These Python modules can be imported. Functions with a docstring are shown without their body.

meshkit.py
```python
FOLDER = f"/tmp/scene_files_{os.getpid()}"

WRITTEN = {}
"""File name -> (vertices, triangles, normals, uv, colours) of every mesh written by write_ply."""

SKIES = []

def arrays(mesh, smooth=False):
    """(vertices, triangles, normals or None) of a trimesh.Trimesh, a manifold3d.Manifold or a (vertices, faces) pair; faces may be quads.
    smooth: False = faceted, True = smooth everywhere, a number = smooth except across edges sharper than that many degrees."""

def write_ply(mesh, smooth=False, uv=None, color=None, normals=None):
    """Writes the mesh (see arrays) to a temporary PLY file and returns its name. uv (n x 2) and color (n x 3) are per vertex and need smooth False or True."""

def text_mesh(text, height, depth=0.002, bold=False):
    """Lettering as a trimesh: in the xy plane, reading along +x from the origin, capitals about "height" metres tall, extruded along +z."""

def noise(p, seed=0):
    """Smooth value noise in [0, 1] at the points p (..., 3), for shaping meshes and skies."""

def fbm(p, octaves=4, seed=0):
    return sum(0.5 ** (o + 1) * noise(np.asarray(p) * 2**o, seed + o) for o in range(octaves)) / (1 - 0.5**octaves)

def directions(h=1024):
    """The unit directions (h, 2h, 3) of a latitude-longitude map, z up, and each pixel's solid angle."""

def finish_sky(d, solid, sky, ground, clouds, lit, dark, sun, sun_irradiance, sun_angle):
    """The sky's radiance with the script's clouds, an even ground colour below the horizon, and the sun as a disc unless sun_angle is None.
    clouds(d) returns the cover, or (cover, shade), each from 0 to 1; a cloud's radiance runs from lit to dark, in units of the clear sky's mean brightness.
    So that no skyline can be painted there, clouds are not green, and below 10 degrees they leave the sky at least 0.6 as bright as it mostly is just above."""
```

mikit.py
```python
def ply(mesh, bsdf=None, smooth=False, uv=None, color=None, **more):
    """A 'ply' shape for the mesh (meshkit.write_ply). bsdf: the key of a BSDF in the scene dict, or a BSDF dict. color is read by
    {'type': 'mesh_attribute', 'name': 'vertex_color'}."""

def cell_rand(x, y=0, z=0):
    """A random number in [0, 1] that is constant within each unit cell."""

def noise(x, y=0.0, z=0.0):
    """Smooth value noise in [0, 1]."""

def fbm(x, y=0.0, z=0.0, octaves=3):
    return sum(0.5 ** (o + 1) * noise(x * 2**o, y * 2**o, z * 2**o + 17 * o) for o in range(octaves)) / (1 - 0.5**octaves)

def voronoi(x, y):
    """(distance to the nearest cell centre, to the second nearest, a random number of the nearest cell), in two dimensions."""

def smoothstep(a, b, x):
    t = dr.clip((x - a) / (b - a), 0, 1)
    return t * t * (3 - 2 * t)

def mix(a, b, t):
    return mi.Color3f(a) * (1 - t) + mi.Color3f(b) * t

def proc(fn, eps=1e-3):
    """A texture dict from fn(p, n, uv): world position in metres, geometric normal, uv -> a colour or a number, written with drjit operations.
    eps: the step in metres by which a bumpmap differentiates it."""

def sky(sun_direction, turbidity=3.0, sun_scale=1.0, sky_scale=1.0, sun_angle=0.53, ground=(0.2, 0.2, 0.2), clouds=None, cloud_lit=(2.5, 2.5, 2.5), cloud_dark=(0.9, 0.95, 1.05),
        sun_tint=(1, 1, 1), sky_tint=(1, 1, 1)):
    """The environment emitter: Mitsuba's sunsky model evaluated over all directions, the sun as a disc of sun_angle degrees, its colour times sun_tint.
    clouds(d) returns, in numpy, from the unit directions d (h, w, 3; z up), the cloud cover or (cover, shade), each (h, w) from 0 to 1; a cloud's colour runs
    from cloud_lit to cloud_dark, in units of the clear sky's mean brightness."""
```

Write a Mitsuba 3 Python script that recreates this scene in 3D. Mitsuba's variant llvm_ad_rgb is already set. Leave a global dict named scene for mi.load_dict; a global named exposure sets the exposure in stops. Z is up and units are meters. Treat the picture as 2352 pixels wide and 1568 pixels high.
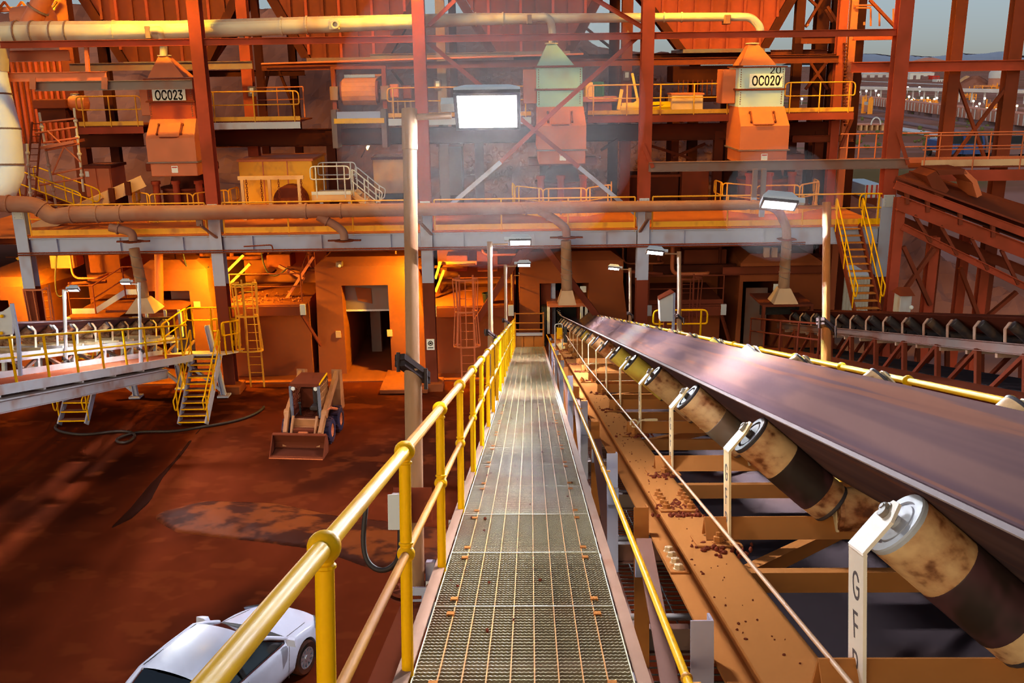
import math, random
from math import radians, degrees, sin, cos, tan, pi, atan2, hypot
import numpy as np, trimesh, mitsuba as mi, drjit as dr, mikit, meshkit

# ---------------------------------------------------------------- camera, sky, exposure
F, PITCH, ROLL, CH = 2200.0, radians(15.9), radians(0.8), 11.0
CAM = np.array([0, 0, CH])
FW = np.array([0, cos(PITCH), -sin(PITCH)]); DN = np.array([0, -sin(PITCH), -cos(PITCH)]); RT = np.array([1.0, 0, 0])
UP = RT * sin(ROLL) - DN * cos(ROLL)
T4 = mi.ScalarTransform4f
scene, labels = {}, {}
scene['camera'] = {'type': 'perspective', 'fov': 2 * degrees(math.atan(1176 / F)), 'fov_axis': 'x', 'near_clip': 0.1, 'far_clip': 60000.0,
                   'to_world': T4().look_at(origin=CAM.tolist(), target=(CAM + FW).tolist(), up=UP.tolist())}
exposure = 0.5
scene['sky'] = mikit.sky((-0.45, -1, 0.32), turbidity=7.0, sun_scale=0.0, sky_scale=3.05, ground=(0.12, 0.06, 0.04), sky_tint=(0.97, 1.09, 1.2))
scene['sky']['sampling_weight'] = 9.0

# ---------------------------------------------------------------- pixel and conveyor frames (real distances are given with every use)
_r = (cos(ROLL), sin(ROLL))
def ray(px, py):
    u = (px - 1176) / F; v = (py - 784) / F
    return FW + RT * (u * _r[0] - v * _r[1]) + DN * (u * _r[1] + v * _r[0])
def A(px, py, Y):
    d = ray(px, py); return CAM + d * (Y / d[1])
def AZ(px, py, z=0.0):
    d = ray(px, py); return CAM + d * ((z - CH) / d[2])
EYE, YAW, INC = 1.65, radians(1.15), radians(13.5)
CS = np.array([sin(YAW) * cos(INC), cos(YAW) * cos(INC), -sin(INC)]); CX = np.array([cos(YAW), -sin(YAW), 0]); CN = np.cross(CX, CS)
CO = CAM - CN * EYE
MC = np.eye(4); MC[:3, 0], MC[:3, 1], MC[:3, 2], MC[:3, 3] = CX, CS, CN, CO
def C(x, s, h): return CO + CX * x + CS * s + CN * h
def cground(x, h): # s at which the point (x, h) of the conveyor frame reaches the ground
    return -(CO + CX * x + CN * h)[2] / CS[2]

# ---------------------------------------------------------------- geometry helpers: every shape is (vertices, triangles)
V = lambda *a: np.array(a, float)
def unit(a): a = np.asarray(a, float); return a / (np.linalg.norm(a) + 1e-12)
def cat(*gs):
    gs = [g for x in gs for g in (x if isinstance(x, list) else [x])]
    o, v, f = 0, [], []
    for a, b in gs: v.append(a); f.append(b + o); o += len(a)
    return np.vstack(v), np.vstack(f)
def tf(g, M): return g[0] @ M[:3, :3].T + M[:3, 3], g[1]
def mv(g, *d): return g[0] + np.array(d, float), g[1]
def rotz(a, at=(0, 0, 0)):
    M = np.eye(4); M[0, 0] = M[1, 1] = cos(a); M[0, 1] = -sin(a); M[1, 0] = sin(a); M[:3, 3] = at; return M
def frame(o, x, y, z):
    M = np.eye(4); M[:3, 0], M[:3, 1], M[:3, 2], M[:3, 3] = x, y, z, o; return M
BF = np.array([[0, 2, 1], [1, 2, 3], [4, 5, 6], [5, 7, 6], [0, 1, 4], [1, 5, 4], [2, 6, 3], [3, 6, 7], [0, 4, 2], [2, 4, 6], [1, 3, 5], [3, 7, 5]])
def h8(p): return np.array(p, float), BF      # corners in x-fastest, then y, then z order
def bx(x0, x1, y0, y1, z0, z1): return h8([(x, y, z) for z in (z0, z1) for y in (y0, y1) for x in (x0, x1)])
def hull(p):
    m = trimesh.convex.convex_hull(np.array(p, float)); return np.array(m.vertices), np.array(m.faces)
def bev(x0, x1, y0, y1, z0, z1, b=.006):
    p = []
    for x, sx in ((x0, 1), (x1, -1)):
        for y, sy in ((y0, 1), (y1, -1)):
            for z, sz in ((z0, 1), (z1, -1)):
                p += [(x, y + sy * b, z + sz * b), (x + sx * b, y, z + sz * b), (x + sx * b, y + sy * b, z)]
    return hull(p)
def axes(p, q, up):
    d = unit(q - p); s = np.cross(d, up)
    if np.linalg.norm(s) < 1e-6: s = np.cross(d, (1, 0, 0) if abs(d[0]) < .9 else (0, 1, 0))
    s = unit(s); return d, s, np.cross(s, d)
def bar(p, q, w, h=None, up=(0, 0, 1), off=(0, 0)):
    p, q = np.array(p, float), np.array(q, float); h = w if h is None else h
    d, s, u = axes(p, q, up); o = s * off[0] + u * off[1]
    return h8([e + o + s * a * w / 2 + u * b * h / 2 for b in (-1, 1) for e in (p, q) for a in (-1, 1)])
def ib(p, q, w, h, t=.025, up=(0, 0, 1)):
    return cat(bar(p, q, w, t, up, (0, h / 2 - t / 2)), bar(p, q, w, t, up, (0, -h / 2 + t / 2)), bar(p, q, t, h - 2 * t, up))
def ch(p, q, w, h, t=.02, up=(0, 0, 1), side=1):   # channel, web on the given side
    return cat(bar(p, q, t, h, up, (side * (w / 2 - t / 2), 0)), bar(p, q, w - t, t, up, (-side * t / 2, h / 2 - t / 2)), bar(p, q, w - t, t, up, (-side * t / 2, -h / 2 + t / 2)))
def ang(p, q, w, t=.012, up=(0, 0, 1), sx=1, sy=1):
    return cat(bar(p, q, t, w, up, (sx * (w / 2 - t / 2), 0)), bar(p, q, w - t, t, up, (-sx * t / 2, sy * (w / 2 - t / 2))))
def hsec(x, y, z0, z1, w, d, t=.03, M=None):       # upright H column: flanges face -y and +y
    return cat(bx(x - w / 2, x + w / 2, y, y + t, z0, z1), bx(x - w / 2, x + w / 2, y + d - t, y + d, z0, z1), bx(x - t / 2, x + t / 2, y + t, y + d - t, z0, z1))
def tube(pts, r, n=8, caps=True, closed=False):
    p = np.array(pts, float); m = len(p)
    if closed: t = np.roll(p, -1, 0) - np.roll(p, 1, 0)
    else: t = np.gradient(p, axis=0) if m > 2 else np.array([p[1] - p[0]] * 2)
    if m > 2 and not closed:
        e = np.diff(p, axis=0); e /= np.linalg.norm(e, axis=1, keepdims=True) + 1e-12
        t = np.vstack([e[:1], e[1:] + e[:-1], e[-1:]])
    t /= np.linalg.norm(t, axis=1, keepdims=True) + 1e-12
    a = np.cross(t[0], (0, 0, 1) if abs(t[0][2]) < .9 else (1, 0, 0)); a = unit(a)
    th = np.arange(n) * 2 * pi / n; vs = []
    rr = np.broadcast_to(r, (m,))
    for i in range(m):
        a = unit(a - t[i] * (a @ t[i])); b = np.cross(t[i], a)
        vs.append(p[i] + rr[i] * (np.cos(th)[:, None] * a + np.sin(th)[:, None] * b))
    v = np.vstack(vs); f = []
    for i in range(m if closed else m - 1):
        j = (i + 1) % m
        k = np.arange(n); k2 = (k + 1) % n
        f += [np.stack([i * n + k, i * n + k2, j * n + k2], 1), np.stack([i * n + k, j * n + k2, j * n + k], 1)]
    if caps and not closed:
        v = np.vstack([v, p[0], p[-1]]); k = np.arange(n); k2 = (k + 1) % n
        f += [np.stack([k2, k, k * 0 + m * n], 1), np.stack([(m - 1) * n + k, (m - 1) * n + k2, k * 0 + m * n + 1], 1)]
    return v, np.vstack(f)
def bend(pts, rad, k=5):           # rounds the corners of a polyline
    p = [np.array(x, float) for x in pts]; o = [p[0]]
    for i in range(1, len(p) - 1):
        a, b = p[i - 1] - p[i], p[i + 1] - p[i]; r = min(rad, np.linalg.norm(a) * .48, np.linalg.norm(b) * .48)
        s, e = p[i] + unit(a) * r, p[i] + unit(b) * r
        for t in np.linspace(0, 1, k + 1): o.append(s * (1 - t) ** 2 + p[i] * 2 * t * (1 - t) + e * t * t)
    return o + [p[-1]]
def lathe(prof, o, ax, n=20):      # profile of (radius, distance along the axis); closes at radius 0
    o, ax = np.array(o, float), unit(ax); a = unit(np.cross(ax, (0, 0, 1) if abs(ax[2]) < .9 else (1, 0, 0))); b = np.cross(ax, a)
    th = np.arange(n) * 2 * pi / n; ring = np.cos(th)[:, None] * a + np.sin(th)[:, None] * b
    v = np.vstack([o + ax * z + ring * r for r, z in prof]); f = []; k = np.arange(n); k2 = (k + 1) % n
    for i in range(len(prof) - 1):
        f += [np.stack([i * n + k, i * n + k2, (i + 1) * n + k2], 1), np.stack([i * n + k, (i + 1) * n + k2, (i + 1) * n + k], 1)]
    return v, np.vstack(f)
def cyl(p, q, r, n=16):
    p, q = np.array(p, float), np.array(q, float); L = np.linalg.norm(q - p)
    return lathe([(0, 0), (r, 0), (r, L), (0, L)], p, q - p, n)
_ico = {k: trimesh.creation.icosphere(k) for k in (1, 2, 3)}
def ball(c, r, k=2): m = _ico[k]; return np.array(m.vertices) * r + np.array(c, float), np.array(m.faces)
def prism(poly, vec):              # convex polygon pushed along vec
    p = np.array(poly, float); n = len(p); v = np.vstack([p, p + np.array(vec, float)]); f = []
    for i in range(1, n - 1): f += [(0, i + 1, i), (n, n + i, n + i + 1)]
    for i in range(n): j = (i + 1) % n; f += [(i, j, n + j), (i, n + j, n + i)]
    m = trimesh.Trimesh(v, f, process=False)
    if m.volume < 0: f = [(a, c, b) for a, b, c in f]
    return v, np.array(f)
def strip(pts, thick, a0, a1, wdir, ndir): # a bent plate: polyline in a plane, extruded along wdir from a0 to a1, thickness along each normal
    gs = []
    return gs
def rocks(ps, rs, seed):
    r = np.random.default_rng(seed); m = _ico[1]; out = []
    for p, s in zip(ps, rs):
        v = np.array(m.vertices); v = v * (1 + .5 * (r.random((len(v), 1)) - .5)) * (r.random(3) * .6 + .6) * s
        out.append((v + p, np.array(m.faces)))
    return out
def bolt(o, n, r=.018, hgt=.022, shank=.016):      # hexagonal nut on a washer with a stub of thread
    n = unit(n); o = np.array(o, float)
    return cat(lathe([(0, 0), (r * 1.45, 0), (r * 1.45, .005), (0, .005)], o, n, 12), lathe([(r * 1.15, .004), (r * 1.15, hgt), (r * .9, hgt + .003), (0, hgt + .003)], o, n, 6), lathe([(r * .6, hgt), (r * .6, hgt + shank), (0, hgt + shank)], o, n, 8))

# ---------------------------------------------------------------- entries of the scene
def key(name):
    if name not in _used: _used.add(name); return name
    i = _n.get(name, 0) + 1
    while f'{name}_{i:03d}' in _used: i += 1
    _n[name] = i; k = f'{name}_{i:03d}'; _used.add(k); return k
_used, _n = {'camera', 'sky'}, {}
def lab(k, label=None, cat_=None, group=None, kind=None):
    d = {a: b for a, b in (('label', label), ('category', cat_), ('group', group), ('kind', kind)) if b}
    if d: labels[k] = d
def thing(name, label, cat_, group=None):
    k = key(name); lab(k, label, cat_, group); return k
def part(t, name, g, m, smooth=False, label=None, kind=None, **more):
    k = key(t + '__' + name); scene[k] = mikit.ply(g, 'mat_' + m, smooth, **more)
    lab(k, label, None, None, kind); return k
def solo(name, g, m, label, cat_, group=None, smooth=False, kind=None):
    k = key(name); scene[k] = mikit.ply(g, 'mat_' + m, smooth); lab(k, label, cat_, group, kind); return k
def struct(name, g, m, smooth=False, label=None):
    k = key(name); scene[k] = mikit.ply(g, 'mat_' + m, smooth); lab(k, label, None, None, 'structure'); return k
ORD = 'first second third fourth fifth sixth seventh eighth ninth tenth eleventh twelfth thirteenth fourteenth fifteenth sixteenth seventeenth eighteenth nineteenth twentieth twenty-first twenty-second twenty-third twenty-fourth twenty-fifth'.split()
def text(s, hgt, M, depth=.004, bold=True, center=True, sx=1.0):
    m = meshkit.text_mesh(s, hgt, depth, bold); v = np.array(m.vertices)
    if center: v[:, :2] -= (v[:, :2].max(0) + v[:, :2].min(0)) / 2
    v[:, 0] *= sx
    return tf((v, np.array(m.faces)), M)

# ---------------------------------------------------------------- materials
def rgb(*c): return {'type': 'rgb', 'value': [((x / 255 + .055) / 1.055) ** 2.4 if x > 10 else x / 255 / 12.92 for x in c]}
def lin(*c): return [float(x) for x in rgb(*c)['value']]
sm, fb, mix = mikit.smoothstep, mikit.fbm, mikit.mix
def dusty(base, dust, sc=3.0, lo=.35, hi=.75, up=.8, rough=.55, spec=.4, metal=0.0, two=True):
    """Paint or metal under dust: blotches from noise, and dust lying on what faces up."""
    b, d = lin(*base), lin(*dust)
    def fn(p, n, uv):
        w = sm(lo, hi, fb(p.x * sc, p.y * sc, p.z * sc * .6)) * .8
        w = dr.maximum(w, up * sm(.35, .9, n.z) * (.6 + .4 * fb(p.x * 7, p.y * 7, p.z * 7, 2)))
        return mix(b, d, w)
    if spec == 0: return {'type': 'twosided', 'b': {'type': 'diffuse', 'reflectance': mikit.proc(fn)}}
    return {'type': 'twosided', 'b': {'type': 'principled', 'base_color': mikit.proc(fn), 'roughness': rough, 'specular': spec, 'metallic': metal}}
def plain(c, rough=.5, metal=0.0, spec=.5, **k):
    return {'type': 'twosided', 'b': {'type': 'principled', 'base_color': rgb(*c), 'roughness': rough, 'metallic': metal, 'specular': spec, **k}}
def mat(name, d): scene['mat_' + name] = d
DUST = (150, 74, 44)
mat('red', dusty((166, 70, 50), (136, 60, 40), 1.2, .35, .75, .8, .7, 0))
mat('redbrown', dusty((122, 56, 40), (104, 50, 32), .9, .35, .75, .8, .75, 0))
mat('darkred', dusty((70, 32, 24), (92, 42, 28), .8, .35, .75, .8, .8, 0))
mat('grey', dusty((172, 172, 196), (150, 104, 90), 1.4, .5, .9, .7, .6, .2))
mat('greybrown', dusty((118, 92, 84), (124, 66, 44), 1.4))
mat('galv', dusty((192, 188, 190), (166, 112, 82), 2.2, .5, .9, .55, .45, .5))
mat('pipe', dusty((196, 178, 158), (158, 92, 58), 1.1, .42, .8, .75))
mat('pipelow', dusty((158, 112, 92), (148, 82, 58), 1.6, .3, .8, .5, .75, .2))
mat('duct', dusty((224, 226, 238), (204, 176, 160), .7, .6, 1.0, .4, .6, .3))
mat('yellow', dusty((246, 178, 8), (196, 120, 36), 2.5, .6, .95, .2, .4, .06))
mat('raildust', dusty((216, 142, 36), (160, 96, 54), 1.6, .35, .7, .8, .6, .05))
mat('yellowdusty', dusty((232, 158, 28), (170, 92, 40), 4.0, .5, .9, .5))
mat('green', dusty((150, 182, 172), (150, 100, 72), 1.0, .55, .95, .6))
mat('paleblue', dusty((184, 198, 194), (160, 110, 84), 1.0, .55, .95, .5))
mat('orange', dusty((196, 100, 58), (164, 84, 48), 1.0, .4, .9, .6))
mat('tan', dusty((206, 160, 118), (176, 112, 70), 2.0, .4, .9, .5))
mat('concrete', dusty((152, 80, 48), (118, 56, 32), .6, .35, .8, .6, .9, 0))
mat('pole', dusty((158, 118, 90), (128, 78, 52), 2.5, .4, .8, .4, .8, .06))
mat('poleorange', dusty((180, 108, 56), (148, 80, 42), 2.5, .4, .8, .4, .8, .12))
mat('crossrod', dusty((206, 142, 72), (186, 112, 52), 3.0, .4, .8, .4, .7, .2))
mat('hinge', plain((40, 24, 22), .55, spec=.3))
mat('ore', dusty((164, 106, 92), (128, 74, 60), .5, .3, .7, .3, .95, 0))
mat('deckdust', dusty((206, 110, 60), (176, 88, 48), .8, .35, .75, .3, .9, 0))
mat('black', plain((22, 18, 18), .6))
mat('ink', plain((26, 20, 20), .8, spec=.1))
mat('sign', plain((232, 224, 212), .6))
mat('greyink', plain((92, 78, 76), .8, spec=.1))
mat('galvclean', plain((200, 200, 206), .4, .3))
mat('cable', plain((44, 26, 20), .6))
mat('signalred', plain((190, 40, 24), .5))
mat('blue', plain((48, 70, 130), .4))
mat('greenmotor', plain((40, 92, 70), .5))
mat('lampglass', plain((250, 250, 250), .3))
_ca, _cs, _cx, _cn = [float(x) for x in CO], [float(x) for x in CS], [float(x) for x in CX], [float(x) for x in CN]
def conv_xs(p):
    q = [p.x - _ca[0], p.y - _ca[1], p.z - _ca[2]]
    return q[0] * _cx[0] + q[1] * _cx[1] + q[2] * _cx[2], q[0] * _cs[0] + q[1] * _cs[1] + q[2] * _cs[2]
def belt_fn(p, n, uv):
    x, s = conv_xs(p)
    st = fb(x * 9, s * .12, 3.0, 4)
    c = mix(lin(84, 64, 68), lin(108, 80, 76), sm(.35, .7, st))
    c = mix(c, lin(134, 84, 60), .5 * sm(.6, .74, fb(x * 26, s * .35, 9.0, 3)))
    return mix(c, lin(72, 58, 66), .6 * sm(.55, .7, fb(x * 5 + 40, s * .5, 1.0, 3)))
mat('belt', {'type': 'twosided', 'b': {'type': 'diffuse', 'reflectance': mikit.proc(belt_fn)}})
mat('rubberedge', plain((168, 150, 152), .8, spec=.1))
mat('beltshaded', dusty((46, 40, 44), (60, 44, 42), 1.0, .4, .8, .3, .8, 0))  # darker copy of the belt rubber, with the shade beneath it in the colour
def roller_fn(p, n, uv):
    a = fb(p.x * 14, p.y * 14, p.z * 14, 5); b = fb(p.x * 30 + 5, p.y * 30, p.z * 30, 4); q = fb(p.x * 5 + 9, p.y * 5, p.z * 5, 3)
    c = mix(lin(214, 170, 124), lin(150, 78, 38), sm(.34, .7, q * .55 + .25 * a + .2 * b))
    return mix(c, lin(70, 32, 20), .75 * sm(.52, .68, b * .35 + .3 * q + .35 * a))
mat('roller', {'type': 'twosided', 'b': {'type': 'principled', 'base_color': mikit.proc(roller_fn), 'roughness': .6, 'specular': .25}})
mat('rolleryellow', dusty((224, 196, 84), (190, 120, 50), 7.0, .4, .8, .4, .45))
mat('rollerdark', dusty((44, 30, 26), (84, 48, 55), 9.0, .45, .8, .2, .6, .3))
mat('rollergrey', dusty((124, 118, 112), (112, 76, 52), 4.0, .4, .8, .3, .5))
mat('stringer', dusty((168, 104, 54), (174, 108, 58), 2.0, .3, .7, .9, .95, 0))
mat('bracket', dusty((222, 192, 146), (176, 116, 66), 4.0, .45, .8, .5, .5))
mat('bracketwhite', dusty((228, 206, 186), (196, 150, 116), 5.0, .6, .9, .3, .5))
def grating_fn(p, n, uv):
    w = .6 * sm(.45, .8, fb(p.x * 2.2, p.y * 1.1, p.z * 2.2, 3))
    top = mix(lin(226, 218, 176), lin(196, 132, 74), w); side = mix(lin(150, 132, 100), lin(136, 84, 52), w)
    return mix(side, top, sm(.35, .8, n.z))  # bar sides darker than bar tops: shade put into the colour
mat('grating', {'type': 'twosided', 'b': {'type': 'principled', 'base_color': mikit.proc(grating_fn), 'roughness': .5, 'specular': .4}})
mat('strip', dusty((166, 130, 110), (140, 86, 58), 3.0, .4, .9, .5, .8, .15))
mat('sealgrey', plain((176, 174, 184), .5))
mat('sealdark', dusty((58, 50, 54), (110, 78, 56), 6.0, .45, .9, .3))

# ================================================================ the middle conveyor, in its own frame (x across, s along, h up)
def cput(t, name, g, m, smooth=False, **k): return part(t, name, tf(g, MC), m, smooth, **k)
def sflat(s): return max(0.0, s - 33.0) ** 2 * .030      # the belt levels out under the loading hood
# walkway
WL, WR, SEND = -.535, .44, 34.3
t = thing('walkway', 'long steel grating walkway beside the middle conveyor, sloping down to the building', 'walkway')
def serr(s, x0, x1):
    n = int((x1 - x0) / .0105); xs = np.linspace(x0, x1, n); z = np.where(np.arange(n) % 2, -.0045, 0.0)
    v = []; f = []
    for y in (s - .0025, s + .0025): v += [np.stack([xs, xs * 0 + y, z], 1), np.stack([xs, xs * 0 + y, xs * 0 - .018], 1)]
    v = np.vstack(v); k = np.arange(n - 1); a, b, c, d = k, k + n, k + 2 * n, k + 3 * n
    for p, q in ((b, a), (c, d), (a, c)): f += [np.stack([p, p + 1, q + 1], 1), np.stack([p, q + 1, q], 1)]
    return v, np.vstack(f)
edges = [1.7, 2.82, 3.94, 5.12, 6.23] + [6.23 + 1.13 * i for i in range(1, 26)]
for i in range(len(edges) - 1):
    a, b = edges[i] + .006, edges[i + 1] - .006
    if a > SEND: break
    gs = []
    for s in np.arange(a + .01, b, .0415): gs.append(serr(s, WL, WR) if i < 5 else bx(WL, WR, s - .003, s + .003, -.025, 0))
    gs += [bx(WL, WR, s - .003, s + .003, -.035, .003) for s in (a, b)]
    gs += [bx(x - .003, x + .003, a, b, -.035, .003) for x in (WL + .004, WR - .004)]
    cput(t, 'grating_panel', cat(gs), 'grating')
    cput(t, 'cross_rods', cat([bx(x - .003, x + .003, a, b, -.010, .0015) for x in np.linspace(WL + .115, WR - .115, 8)]), 'crossrod', kind='stuff')
    if i < 12:
        for s in (a + .12, b - .12):
            for x in (WL + .1, WR - .1): cput(t, 'saddle_clip', cat(bx(x - .02, x + .02, s - .025, s + .025, .002, .008), bx(x - .02, x - .015, s - .025, s + .025, -.02, .008), bx(x + .015, x + .02, s - .025, s + .025, -.02, .008)), 'stringer')
for x0, x1, xx in ((-.60, -.538, -.598), (.443, .50, .498)):
    cput(t, 'edge_strip', cat(bx(x0, x1, 1.4, SEND, .018, .03), bx(xx - .004, xx + .004, 1.4, SEND, -.16, .03)), 'strip')
for s in np.arange(2.2, 34.3, 2.05): cput(t, 'cross_bearer', cat(bx(-.62, .5, s - .05, s + .05, -.05, -.04), bx(-.62, .5, s - .006, s + .006, -.17, -.05)), 'grey')
# handrails
def chandrail(label, x, s0, s1, posts, hb, hm, mats, foot):
    t = thing('handrail', label, 'handrail')
    if foot: cput(t, 'top_rail', tube([(x, s0, 1.0), (x, 4.16, 1.0)], .0268, 14), mats, 50); cput(t, 'top_rail', tube([(x, 4.16, 1.0), (x, s1, 1.0)], .0266, 14), 'raildust', 25, label='dust-coated far length of the top rail')
    else: cput(t, 'top_rail', tube([(x, s0, 1.0), (x, s1, 1.0)], .0268, 14), mats, 50)
    cput(t, 'middle_rail', tube([(x, s0, hm), (x, s1, hm)], .019, 12), 'raildust' if foot else mats, 50)
    for s in posts:
        p = cput(t, 'post', cat(tube([(x, s, hb + .12), (x, s, 1.0)], .0262, 14), hull([(x + a, s + b, hb + .13) for a in (-.02, .02) for b in (-.02, .02)] + [(x + a, s + b, hb) for a in (-.006, .006) for b in (-.03, .03)])), mats, 55)
        cput(p, 'ball_joint', ball((x, s, 1.0), .046, 2 if s < 12 else 1), mats, True)
        cput(p, 'ball_joint', ball((x, s, hm), .04, 2 if s < 12 else 1), mats, True)
        for h in (.94, hm + .038): cput(p, 'collar', lathe([(.0262, 0), (.032, .004), (.032, .012), (.0262, .016)], (x, s, h), (0, 0, 1), 14), mats)
        if foot:
            cl = cput(p, 'base_cleat', cat(bx(x - .1, x + .02, s - .006, s + .006, -.2, -.06), bx(x - .1, x - .03, s - .02, s + .09, -.21, -.2)), 'galv')
            if s < 16: cput(cl, 'bolt', cat(*[bolt((x + a, s - .006, h), (0, -1, 0), .012, .012, .006) for a in (-.08, -.045) for h in (-.17, -.09)]), 'redbrown')
chandrail('yellow tubular handrail with ball joints along the open left edge of the middle walkway', -.555, .35, 34.2, [2.52 + 1.64 * i for i in range(20) if 2.52 + 1.64 * i < 34.2], -.13, .545, 'yellow', True)
chandrail('yellow tubular handrail with ball joints on the far right side of the middle conveyor', 2.95, 3.0, 33.5, [4.33 + 1.6 * i for i in range(19) if 4.33 + 1.6 * i < 33.5], -.1, .5, 'yellow', False)
low = [(.575, 2.0, .20), (.575, 5, .26), (.575, 9, .33), (.575, 16, .38), (.575, 34, .45)]
lp = thing('low_rail', 'thin yellow pipe rail between the middle walkway and the conveyor legs', 'rail')
cput(lp, 'pipe', tube(low, .0175, 12), 'yellow', 50)
for s in np.arange(3.55, 33, 2.05 * 2): cput(lp, 'clip', cat(bx(.56, .63, s - .012, s + .012, np.interp(s, [q[1] for q in low], [q[2] for q in low]) - .03, np.interp(s, [q[1] for q in low], [q[2] for q in low]) - .018), ball((.575, s, np.interp(s, [q[1] for q in low], [q[2] for q in low])), .024, 1)), 'yellowdusty')

# frame of the gantry: stringers, legs, cross beams, braces
XC = 1.70
t = thing('gantry', 'dusty steel frame carrying the middle conveyor, with beams, legs and braces', 'conveyor frame')
def splice(x, s, hs, sgn):
    k = cput(t, 'splice_plate', bev(x - .11, x + .11, s - .24, s + .24, hs, hs + .012, .003), 'stringer')
    for i in range(4):
        for a in (-.07, .07): cput(k, 'bolt', bolt((x + a, s - .18 + .12 * i, hs + .012), (0, 0, 1), .02, .024, .018), 'stringer')
for side in (0, 1):
    x0, x1 = (.72, .955) if side == 0 else (2 * XC - .955, 2 * XC - .72)
    xm = (x0 + x1) / 2
    g = cat(bx(x0, x1, .6, 34.5, .435, .45), bx(xm - .005, xm + .005, .6, 34.5, .222, .435), bx(x0, x1, .6, 34.5, .207, .222))
    cput(t, 'stringer', g, 'stringer', label='long dusty H beam carrying the roller frames')
    if side == 0:
        for s in (5.62, 14.2, 22.8): splice(xm, s, .45, 1)
        k = cput(t, 'splice_plate', bev(x0, x0 + .1, 4.95, 5.45, .222, .234, .003), 'stringer')
        for i in range(4): cput(k, 'bolt', bolt((x0 + .05, 5.0 + .12 * i, .234), (0, 0, 1), .022, .026, .004), 'bracket')
    xl = x0 - .06 if side == 0 else x1 + .06
    for i, s in enumerate(np.arange(3.7, 34.2, 2.05)):
        cput(t, 'leg', cat(bx(xl - .045, xl + .045, s - .005, s + .005, -.62, .40), bx(xl + .035, xl + .045, s, s + .09, -.62, .40)), 'grey' if i % 2 == 0 else 'stringer')
        cput(t, 'end_plate', bev(xl - .04, xl + .05, s - .03, s - .008, -.02, .12, .003), 'grey')
        if i % 2 == 0 and s + 2.05 < 34: cput(t, 'brace', ang((xl, s + .1, -.58), (xl, s + 1.95, .2), .09), 'greybrown')
    cput(t, 'bottom_chord', ch((xl, 1.0, -.66), (xl, 34.4, -.66), .09, .16, .01, (0, 0, 1), 1), 'greybrown')
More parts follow.
